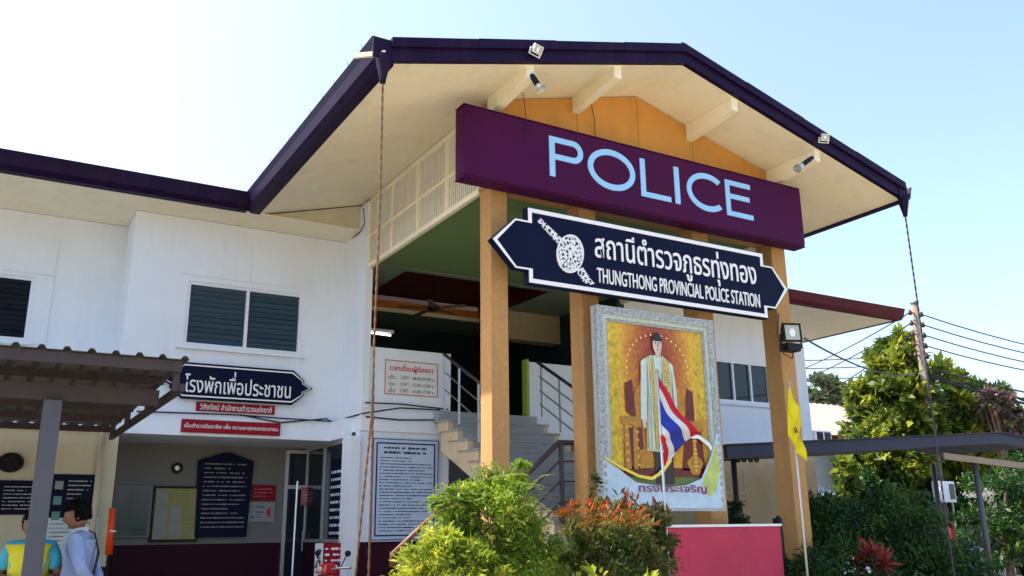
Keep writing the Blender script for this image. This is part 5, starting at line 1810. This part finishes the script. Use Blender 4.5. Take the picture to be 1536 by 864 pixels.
def stems(parent, base, tips, r0, mat=bark, name='stem'):
    q = MB()
    base = Vector(base)
    for t in tips:
        t = Vector(t)
        m = base.lerp(t, 0.5) + Vector((random.uniform(-0.05, 0.05), random.uniform(-0.05, 0.05), 0.08)) * (t - base).length
        q.tube([base, m, t], [r0, r0 * 0.6, r0 * 0.15], 6)
    return q.build(name, mat, parent)


g_fresh = leafmat('fresh_green_leaf', (0.04, 0.10, 0.012), (0.15, 0.27, 0.02), (0.42, 0.50, 0.05), 0.45)
g_lime = leafmat('lime_leaf', (0.12, 0.19, 0.02), (0.30, 0.38, 0.03), (0.58, 0.56, 0.06), 0.48)
g_red = leafmat('red_tipped_leaf', (0.05, 0.10, 0.022), (0.17, 0.15, 0.03), (0.46, 0.085, 0.02), 0.42)
g_dark = leafmat('dark_green_leaf', (0.007, 0.032, 0.008), (0.022, 0.075, 0.015), (0.075, 0.15, 0.02), 0.3)
g_tree = leafmat('yellow_green_tree_leaf', (0.025, 0.055, 0.014), (0.11, 0.165, 0.02), (0.36, 0.38, 0.035), 0.4)
g_pink = leafmat('pink_bract', (0.04, 0.07, 0.03), (0.12, 0.11, 0.07), (0.40, 0.20, 0.26), 0.35)
g_cord = leafmat('crimson_leaf', (0.08, 0.008, 0.012), (0.20, 0.02, 0.02), (0.36, 0.05, 0.04), 0.25)


def bush(name, label, cat, base, blobs, mat, n, size, seed, group=None, **kw):
    o = thing(name, base, label, cat, group)
    leaves('foliage', mat, o, blobs, n, size, seed, **kw)
    tips = [(c[0] + random.uniform(-.4, .4) * r[0], c[1] + random.uniform(-.4, .4) * r[1], c[2] + 0.4 * r[2]) for c, r in blobs for _ in range(4)]
    stems(o, base, tips, 0.022)
    return o


def B_(u, v, y, ru, rv, rd=None):
    """blob from a pixel centre and pixel radii at depth y"""
    p = py_(u, v, y)
    dep = (p - CAM).dot(fw)
    k = dep / F_PX
    return ((p.x, p.y, p.z), (ru * k, rd or ru * k, rv * k))


BY = 6.5
b1 = [B_(735, 790, BY, 78, 85), B_(700, 770, BY, 50, 40), B_(770, 770, BY, 50, 55), B_(735, 880, BY, 95, 90), B_(772, 712, BY, 38, 16), B_(672, 752, BY, 30, 22), B_(800, 850, BY, 45, 60)]
bush('garden_bush', 'feathery bright green bush in front of the leftmost column', 'bush', (b1[0][0][0], BY, 0), b1, g_fresh, 36000, 0.030, 11, 'garden bushes', clumps=190, cr=0.30, droop=0.35, aspect=0.36)
# long feathery sprays reaching out of the bush
def sprays(parent, mat, centre, spread, count, length, leaf, seed, lift=0.5, name='spray'):
    rg = random.Random(seed)
    base = BASE[parent.as_pointer()]
    st_, lv, lf, tint = MB(), [], [], []
    for k in range(count):
        a = rg.uniform(0, 2 * math.pi)
        s0 = Vector(centre) + Vector((math.cos(a) * spread[0] * rg.uniform(0.3, 1), math.sin(a) * spread[1] * rg.uniform(0.3, 1), rg.uniform(-1, 0.75) * spread[2]))
        L = length * rg.uniform(0.6, 1.25)
        d = Vector((math.cos(a), math.sin(a), lift * rg.uniform(0.3, 1.8))).normalized()
        pts = []
        for i in range(12):
            t = i / 11
            pts.append(s0 + d * L * t + Vector((0, 0, -0.45 * L * t * t)))
        st_.tube(pts, [0.004 * (1 - 0.7 * i / 11) for i in range(12)], 4)
        tn = rg.random()
        for i in range(2, 12):
            ax = (pts[i] - pts[i - 1]).normalized()
            sd_ = ax.cross(Vector((0, 0, 1))).normalized()
            for sg in (-1, 1):
                for j in range(2):
                    p = pts[i - 1].lerp(pts[i], 0.5 * j)
                    dv = (ax * 0.55 + sd_ * sg + Vector((0, 0, rg.uniform(-0.3, 0.2)))).normalized()
                    l = leaf * rg.uniform(0.7, 1.3) * (1.1 - 0.5 * i / 11)
                    w = dv.cross(Vector((0, 0, 1)) + Vector((rg.uniform(-.4, .4), rg.uniform(-.4, .4), 0))).normalized() * l * 0.16
                    n0 = len(lv)
                    lv += [p, p + dv * l * 0.5 + w, p + dv * l, p + dv * l * 0.5 - w]
                    lf.append((n0, n0 + 1, n0 + 2, n0 + 3))
                    tint.append(min(1, max(0, 0.35 + 0.5 * tn + rg.uniform(-0.2, 0.2))))
    st_.build('twigs', bark, parent, kind='stuff')
    q = MB()
    q.v = [tuple(v) for v in lv]
    q.f = lf
    o_ = q.build(name, mat, parent, kind='stuff')
    at_ = o_.data.attributes.new('tint', 'FLOAT', 'FACE')
    at_.data.foreach_set('value', tint)


gb = [o_ for o_ in COL.objects if o_.name.startswith('garden_bush')][0]
c_ = b1[0][0]
sprays(gb, g_fresh, (c_[0], c_[1], c_[2] + 0.05), (0.34, 0.34, 0.36), 170, 0.30, 0.036, 5, 0.7)
sprays(gb, g_fresh, (b1[4][0][0] - 0.1, b1[4][0][1], b1[4][0][2] - 0.05), (0.10, 0.10, 0.06), 16, 0.26, 0.05, 6, 1.2)
sprays(gb, g_fresh, (b1[5][0][0] + 0.05, b1[5][0][1], b1[5][0][2]), (0.08, 0.10, 0.06), 14, 0.26, 0.05, 8, 0.4)
b2 = [B_(668, 850, 6.2, 62, 50), B_(640, 880, 6.2, 55, 40), B_(712, 870, 6.1, 40, 50), B_(668, 815, 6.2, 26, 18)]
bush('garden_bush', 'low lime yellow bush left of the feathery green bush', 'bush', (b2[0][0][0], 6.2, 0), b2, g_lime, 12000, 0.045, 12, 'garden bushes', clumps=110, cr=0.3, droop=0.25, aspect=0.30)


def redtop(zs):
    def fn(p, t, rg):
        h = (p[:, 2] - zs[0]) / (zs[1] - zs[0])
        return 0.45 * t + np.clip(h, 0, 1) * (0.12 + 0.6 * (rg.random(len(t)) < 0.6))
    return fn


b3 = [B_(905, 815, 6.9, 68, 55), B_(880, 785, 6.8, 45, 28), B_(950, 840, 6.9, 50, 60), B_(900, 880, 6.9, 85, 60), B_(860, 850, 6.9, 35, 50)]
zt3 = b3[1][0][2]
bush('garden_bush', 'orange red tipped bush with green lower leaves beside the feathery bush', 'bush', (b3[0][0][0], 6.9, 0), b3, g_red, 15000, 0.052, 13, 'garden bushes', clumps=170, cr=0.28, droop=-0.35, aspect=0.34, tintfn=redtop((zt3 - 0.16, zt3 + 0.12)))
b4 = [B_(940, 790, 7.6, 48, 40), B_(965, 840, 7.6, 45, 60), B_(915, 770, 7.6, 35, 18), B_(985, 800, 7.6, 26, 40)]
bush('garden_bush', 'darker shaded bush with russet tips under the portrait', 'bush', (b4[0][0][0], 7.6, 0), b4, g_red, 9000, 0.055, 14, 'garden bushes', clumps=120, cr=0.3, droop=-0.2, aspect=0.34, tintfn=redtop((b4[0][0][2] - 0.02, b4[0][0][2] + 0.3)))
# thin sprig against the second column
p = py_(893, 760, 7.9)
o = thing('sprig', (p.x, 7.9, 0), 'thin dark leafy sprig standing before the second column', 'plant')
MB().tube([(p.x, 7.9, 0), py_(893, 760, 7.9), py_(888, 712, 7.9)], [0.012, 0.006, 0.003], 5).build('stem', bark, o)
leaves('foliage', g_dark, o, [B_(890, 735, 7.9, 9, 26)], 90, 0.06, 21, clumps=14, cr=0.5)
# big loose green leaf plant between the bushes
for k, (u, v, s, t) in enumerate(((898, 864, 0.085, 'broad pale green leaf plant at the foot of the red tipped bush'), (975, 864, 0.07, 'narrow pale green leaf plant right of the red tipped bush'))):
    p = py_(u, v, 6.3)
    o = thing('leaf_plant', (p.x, 6.3, 0), t, 'plant')
    MB().tube([(p.x, 6.3, 0), (p.x, 6.3, p.z)], 0.008, 5).build('stem', bark, o)
    leaves('foliage', g_lime, o, [((p.x, 6.3, p.z - 0.03), (0.05, 0.05, 0.07))], 16, s, 31 + k, clumps=6, cr=0.6, aspect=0.5, droop=-0.8)

# potted shrub seen behind the red wall
p = py_(1103, 765, 12.2)
o = thing('potted_shrub', (p.x, 12.2, 0.12), 'small dark shrub standing behind the low red wall', 'bush')
leaves('foliage', g_dark, o, [B_(1100, 768, 12.2, 16, 22), B_(1105, 790, 12.2, 22, 22)], 1500, 0.07, 41, clumps=30, cr=0.4)
stems(o, (p.x, 12.2, 0.12), [(p.x, 12.2, p.z)], 0.03)

# hedge shrubs at the right
hd = [
    ('dark leafy shrub directly right of the rightmost column', [B_(1225, 800, 9.3, 42, 55), B_(1240, 775, 9.3, 30, 30), B_(1205, 840, 9.3, 40, 50)], g_dark, 16000, 0.07),
    ('large rounded dark green shrub in the middle of the hedge', [B_(1330, 785, 9.0, 70, 48), B_(1300, 830, 9.0, 70, 50), B_(1380, 790, 9.1, 30, 42), B_(1340, 870, 9.0, 90, 50)], g_dark, 34000, 0.065),
    ('low spreading dark green shrub before the carport post', [B_(1400, 845, 8.7, 60, 38), B_(1440, 870, 8.7, 50, 40), B_(1370, 870, 8.7, 50, 40)], g_dark, 18000, 0.065),
    ('low shrub with tiny white flowers under the crimson plant', [B_(1265, 850, 8.4, 50, 35), B_(1210, 870, 8.4, 40, 40), B_(1300, 880, 8.4, 50, 30)], g_dark, 14000, 0.06),
]
for k, (lb, bl, mt, n, s) in enumerate(hd):
    bush('hedge_shrub', lb, 'bush', (bl[0][0][0], bl[0][0][1], 0), bl, mt, n, s, 50 + k, 'shrubs in front of the carport', clumps=170, cr=0.36, droop=0.4, aspect=0.28, shell=0.35)
# tiny white flowers
p = py_(1280, 850, 8.0)
o = thing('white_flowers', (p.x, 8.0, 0), 'cluster of tiny white flowers below the crimson plant', 'flowers')
fm = leafmat('white_petal', (0.6, 0.6, 0.62), (0.7, 0.7, 0.72), (0.8, 0.8, 0.8), 0.2)
leaves('blossom', fm, o, [B_(1285, 850, 8.05, 26, 14)], 60, 0.022, 71, clumps=22, cr=0.15, aspect=0.9)
MB().tube([(p.x, 8.0, 0), (p.x, 8.0, p.z)], 0.006, 5).build('stem', bark, o)
# crimson cordyline
p = py_(1310, 838, 8.1)
o = thing('crimson_plant', (p.x, 8.1, 0), 'crimson spiky leaved plant among the dark hedge', 'plant')
MB().tube([(p.x, 8.1, 0), (p.x, 8.1, p.z)], 0.02, 6).build('stem', bark, o)
leaves('foliage', g_cord, o, [((p.x, 8.1, p.z - 0.06), (0.13, 0.13, 0.09))], 240, 0.17, 72, clumps=16, cr=0.35, aspect=0.22, droop=-0.35)


def tree(name, label, base, blobs, mat, n, size, seed, r0, group=None, **kw):
    o = thing(name, base, label, 'tree', group)
    leaves('crown', mat, o, blobs, n, size, seed, **kw)
    q = MB()
    b = Vector(base)
    cz = sum(Vector(c).z for c, r in blobs) / len(blobs)
    ctr = Vector((base[0], base[1], cz))
    q.tube([b, b.lerp(ctr, 0.5) + Vector((0.1, 0, 0)), ctr], [r0, r0 * 0.75, r0 * 0.5], 9)
    for c, r in blobs:
        c = Vector(c)
        for k in range(3):
            tip = c + Vector((random.uniform(-.6, .6) * r[0], random.uniform(-.6, .6) * r[1], random.uniform(0, .7) * r[2]))
            s = b.lerp(ctr, random.uniform(0.5, 0.95))
            q.tube([s, s.lerp(tip, 0.5) + Vector((0, 0, 0.1)), tip], [r0 * 0.4, r0 * 0.25, r0 * 0.06], 6)
    q.build('trunk', bark, o)
    return o


TY = 19.2
tb = [B_(1352, 520, TY, 30, 30), B_(1345, 560, TY, 46, 40), B_(1340, 600, TY, 58, 45), B_(1345, 640, TY, 64, 55), B_(1405, 600, TY, 50, 55), B_(1330, 700, TY, 60, 45), B_(1420, 680, TY, 55, 55), B_(1310, 690, TY, 40, 50), B_(1445, 640, TY, 40, 40)]
tree('garden_tree', 'tall yellow green tree around the utility pole', (tb[1][0][0], TY, 0), tb, g_tree, 32000, 0.22, 81, 0.22, clumps=330, cr=0.27, aspect=0.5, droop=0.1, shell=0.5)
tb = [B_(1462, 615, 20.5, 48, 42), B_(1492, 660, 20.5, 50, 42), B_(1440, 680, 20.5, 50, 45)]
tree('garden_tree', 'darker green tree right of the utility pole', (tb[1][0][0], 20.5, 0), tb, leafmat('mid_green_leaf', (0.012, 0.04, 0.01), (0.04, 0.10, 0.018), (0.14, 0.21, 0.03), 0.35), 16000, 0.24, 82, 0.2, clumps=200, cr=0.3, aspect=0.45)
tb = [B_(1492, 610, 17.5, 24, 18), B_(1512, 630, 17.5, 20, 22), B_(1478, 598, 17.5, 12, 10)]
tree('blossom_tree', 'pink tinged tree at the right edge above the carport', (tb[0][0][0], 17.5, 0), tb, g_pink, 2600, 0.20, 83, 0.12, clumps=45, cr=0.35, aspect=0.3)
tb = [B_(1235, 583, 42, 22, 18), B_(1262, 592, 42, 22, 14), B_(1285, 600, 42, 16, 10), B_(1220, 600, 42, 18, 14)]
tree('far_tree', 'hazy distant tree beyond the galvanised roof', (tb[0][0][0], 42, 0), tb, leafmat('far_tree_leaf', (0.05, 0.09, 0.05), (0.10, 0.15, 0.07), (0.17, 0.20, 0.09), 0.3), 3500, 0.40, 84, 0.25, clumps=60, cr=0.3, aspect=0.5)
tb = [B_(1500, 760, 15, 55, 50), B_(1530, 720, 15, 40, 40), B_(1480, 810, 15, 50, 40), B_(1550, 800, 15, 50, 60)]
tree('shade_tree', 'dense dark tree under the carport at the right edge', (tb[0][0][0], 15, 0), tb, g_dark, 13000, 0.13, 85, 0.12, clumps=110, cr=0.32, aspect=0.35, droop=0.3)
tb = [B_(1345, 740, 19.0, 60, 40), B_(1390, 780, 19.0, 50, 50), B_(1300, 735, 19.0, 40, 30), B_(1440, 760, 19.0, 40, 45)]
tree('shade_tree', 'dark leafy tree seen below the carport around the pole', (tb[0][0][0], 19.0, 0), tb, g_dark, 14000, 0.19, 86, 0.12, clumps=110, cr=0.3, aspect=0.45)
tb = [B_(1270, 712, 17.5, 12, 22), B_(1276, 735, 17.5, 12, 16)]
tree('shade_tree', 'small sunlit yellow green tree below the carport edge', (tb[0][0][0], 17.5, 0), tb, g_tree, 900, 0.17, 87, 0.06, clumps=22, cr=0.5, aspect=0.5)

# ------------------------------------------------------------------ vehicles half hidden
def scooter(label, base, rz, body):
    o = thing('scooter', base, label, 'scooter')
    R3 = Matrix.Rotation(rad(rz), 3, 'Z')
    b = Vector(base)

    def put(mb):
        mb.v = [tuple(b + R3 @ Vector(v)) for v in mb.v]
        return mb
    for x in (-0.6, 0.62):
        q = MB()
        pts = [(x + 0.25 * math.cos(t * math.pi / 12), 0, 0.28 + 0.25 * math.sin(t * math.pi / 12)) for t in range(25)]
        q.tube(pts, 0.045, 8, False)
        wo = put(q).build('wheel', black, o)
        q = MB()
        for k in range(5):
            t = k * 1.2566
            q.bar((x, 0, 0.28), (x + 0.22 * math.cos(t), 0, 0.28 + 0.22 * math.sin(t)), 0.03, 0.03, (0, 1, 0))
        q.tube([(x, -0.05, 0.28), (x, 0.05, 0.28)], 0.05, 10)
        put(q).build('rim', aluminium, wo)
    q = MB()
    q.add([(0.30, -0.06, 0.45), (0.30, 0.06, 0.45), (0.52, -0.10, 0.95), (0.52, 0.10, 0.95), (0.42, -0.14, 0.96), (0.42, 0.14, 0.96), (0.22, -0.16, 0.42), (0.22, 0.16, 0.42)],
          [(0, 1, 3, 2), (2, 3, 5, 4), (4, 5, 7, 6), (6, 7, 1, 0), (0, 2, 4, 6), (1, 7, 5, 3)])
    put(q).build('leg_shield', body, o, bevel=0.02)
    put(MB().add([(-0.75, -0.10, 0.70), (-0.75, 0.10, 0.70), (0.15, -0.12, 0.62), (0.15, 0.12, 0.62), (-0.80, -0.09, 0.52), (-0.80, 0.09, 0.52), (0.20, -0.13, 0.38), (0.20, 0.13, 0.38)],
                 [(0, 1, 3, 2), (0, 4, 5, 1), (2, 3, 7, 6), (0, 2, 6, 4), (1, 5, 7, 3), (4, 6, 7, 5)])).build('tail_body', body, o, bevel=0.02)
    put(MB().add([(-0.70, -0.12, 0.72), (-0.70, 0.12, 0.72), (0.10, -0.13, 0.66), (0.10, 0.13, 0.66), (-0.65, -0.10, 0.80), (-0.65, 0.10, 0.80), (0.05, -0.10, 0.74), (0.05, 0.10, 0.74)],
                 [(0, 2, 3, 1), (4, 5, 7, 6), (0, 1, 5, 4), (2, 6, 7, 3), (0, 4, 6, 2), (1, 3, 7, 5)])).build('seat', black, o, bevel=0.02)
    put(MB().tube([(0.62, 0, 0.28), (0.45, 0, 0.98)], 0.03, 8)).build('fork', steel, o)
    put(MB().tube([(0.34, -0.36, 1.04), (0.42, -0.18, 1.03), (0.45, 0, 1.0), (0.42, 0.18, 1.03), (0.34, 0.36, 1.04)], 0.016, 8)).build('handlebar', steel, o)
    put(MB().add([(0.36, -0.13, 0.97), (0.36, 0.13, 0.97), (0.56, -0.10, 0.97), (0.56, 0.10, 0.97), (0.38, -0.10, 1.10), (0.38, 0.10, 1.10), (0.50, -0.07, 1.08), (0.50, 0.07, 1.08)],
                 [(0, 1, 3, 2), (4, 6, 7, 5), (0, 4, 5, 1), (2, 3, 7, 6), (0, 2, 6, 4), (1, 5, 7, 3)])).build('headlamp_cowl', body, o, bevel=0.02)
    put(MB().ball((0.555, 0, 1.02), (0.015, 0.06, 0.04), 10, 6)).build('headlamp', lens, o)
    for sgn in (-1, 1):
        put(MB().tube([(0.38, sgn * 0.20, 1.03), (0.36, sgn * 0.28, 1.18)], 0.007, 6)).build('mirror_stem', black, o)
        put(MB().ball((0.35, sgn * 0.30, 1.21), (0.012, 0.06, 0.04), 10, 6)).build('mirror', black, o)
    return o


p = py_(540, 855, 11.6)
scooter('red scooter parked by the maroon dado below the hanging ropes', (p.x - 0.1, 11.6, 0.12), 200, M('red_scooter_paint', (0.40, 0.012, 0.012), 0.25))
p = py_(1412, 810, 14.0)
scooter('dark blue motor scooter in the shade beneath the meter box', (p.x, 13.4, 0.0), 250, M('blue_scooter_paint', (0.03, 0.05, 0.14), 0.25))
p = py_(1450, 812, 16.5)
car = thing('parked_car', (p.x + 0.8, 16.8, 0), 'dark car parked in shade beyond the carport post', 'car')
cx_, cy_ = p.x + 0.8, 16.8
prof = [(-2.1, 0.35), (2.1, 0.35), (2.12, 0.75), (1.95, 0.92), (1.15, 1.0), (0.55, 1.45), (-1.0, 1.47), (-1.7, 1.05), (-2.08, 0.98)]
carpaint = M('car_dark_paint', (0.012, 0.012, 0.016), 0.3, spec=0.3)
MB().prism_y([(cx_ + a, b) for a, b in prof], cy_ - 0.8, cy_ + 0.8).build('body', carpaint, car, bevel=0.06)
for sgn in (-1, 1):
    MB().prism_y([(cx_ - 0.95, 1.05), (cx_ + 0.95, 1.05), (cx_ + 0.5, 1.4), (cx_ - 0.92, 1.41)], cy_ + sgn * 0.8 - 0.01, cy_ + sgn * 0.8 + 0.01).build('side_window', glass, car)
    for x in (-1.3, 1.35):
        wo = MB().tube([(cx_ + x, cy_ + sgn * 0.66, 0.33), (cx_ + x, cy_ + sgn * 0.83, 0.33)], 0.33, 18).build('wheel', black, car)
        MB().tube([(cx_ + x, cy_ + sgn * 0.80, 0.33), (cx_ + x, cy_ + sgn * 0.84, 0.33)], 0.2, 14).build('rim', aluminium, wo)
    MB().ball((cx_ + sgn * 2.05, cy_ - 0.55, 0.8), (0.06, 0.16, 0.08), 10, 6).build('headlamp', lens, car)

# narrow red panel in the shade below the meter box
a, b = py_(1424, 782, 15.0), py_(1435, 814, 15.0)
o = thing('red_panel', (a.x, 15.0, 0), 'narrow red panel standing in the shade below the meter box', 'panel')
MB().box(a.x, b.x, 15.0, 15.04, b.z, a.z).build('board', M('dull_red_panel', (0.22, 0.02, 0.012), 0.6), o)
MB().box(a.x + 0.03, b.x - 0.03, 15.042, 15.07, 0.0, a.z - 0.05).build('stake', postgrey, o)
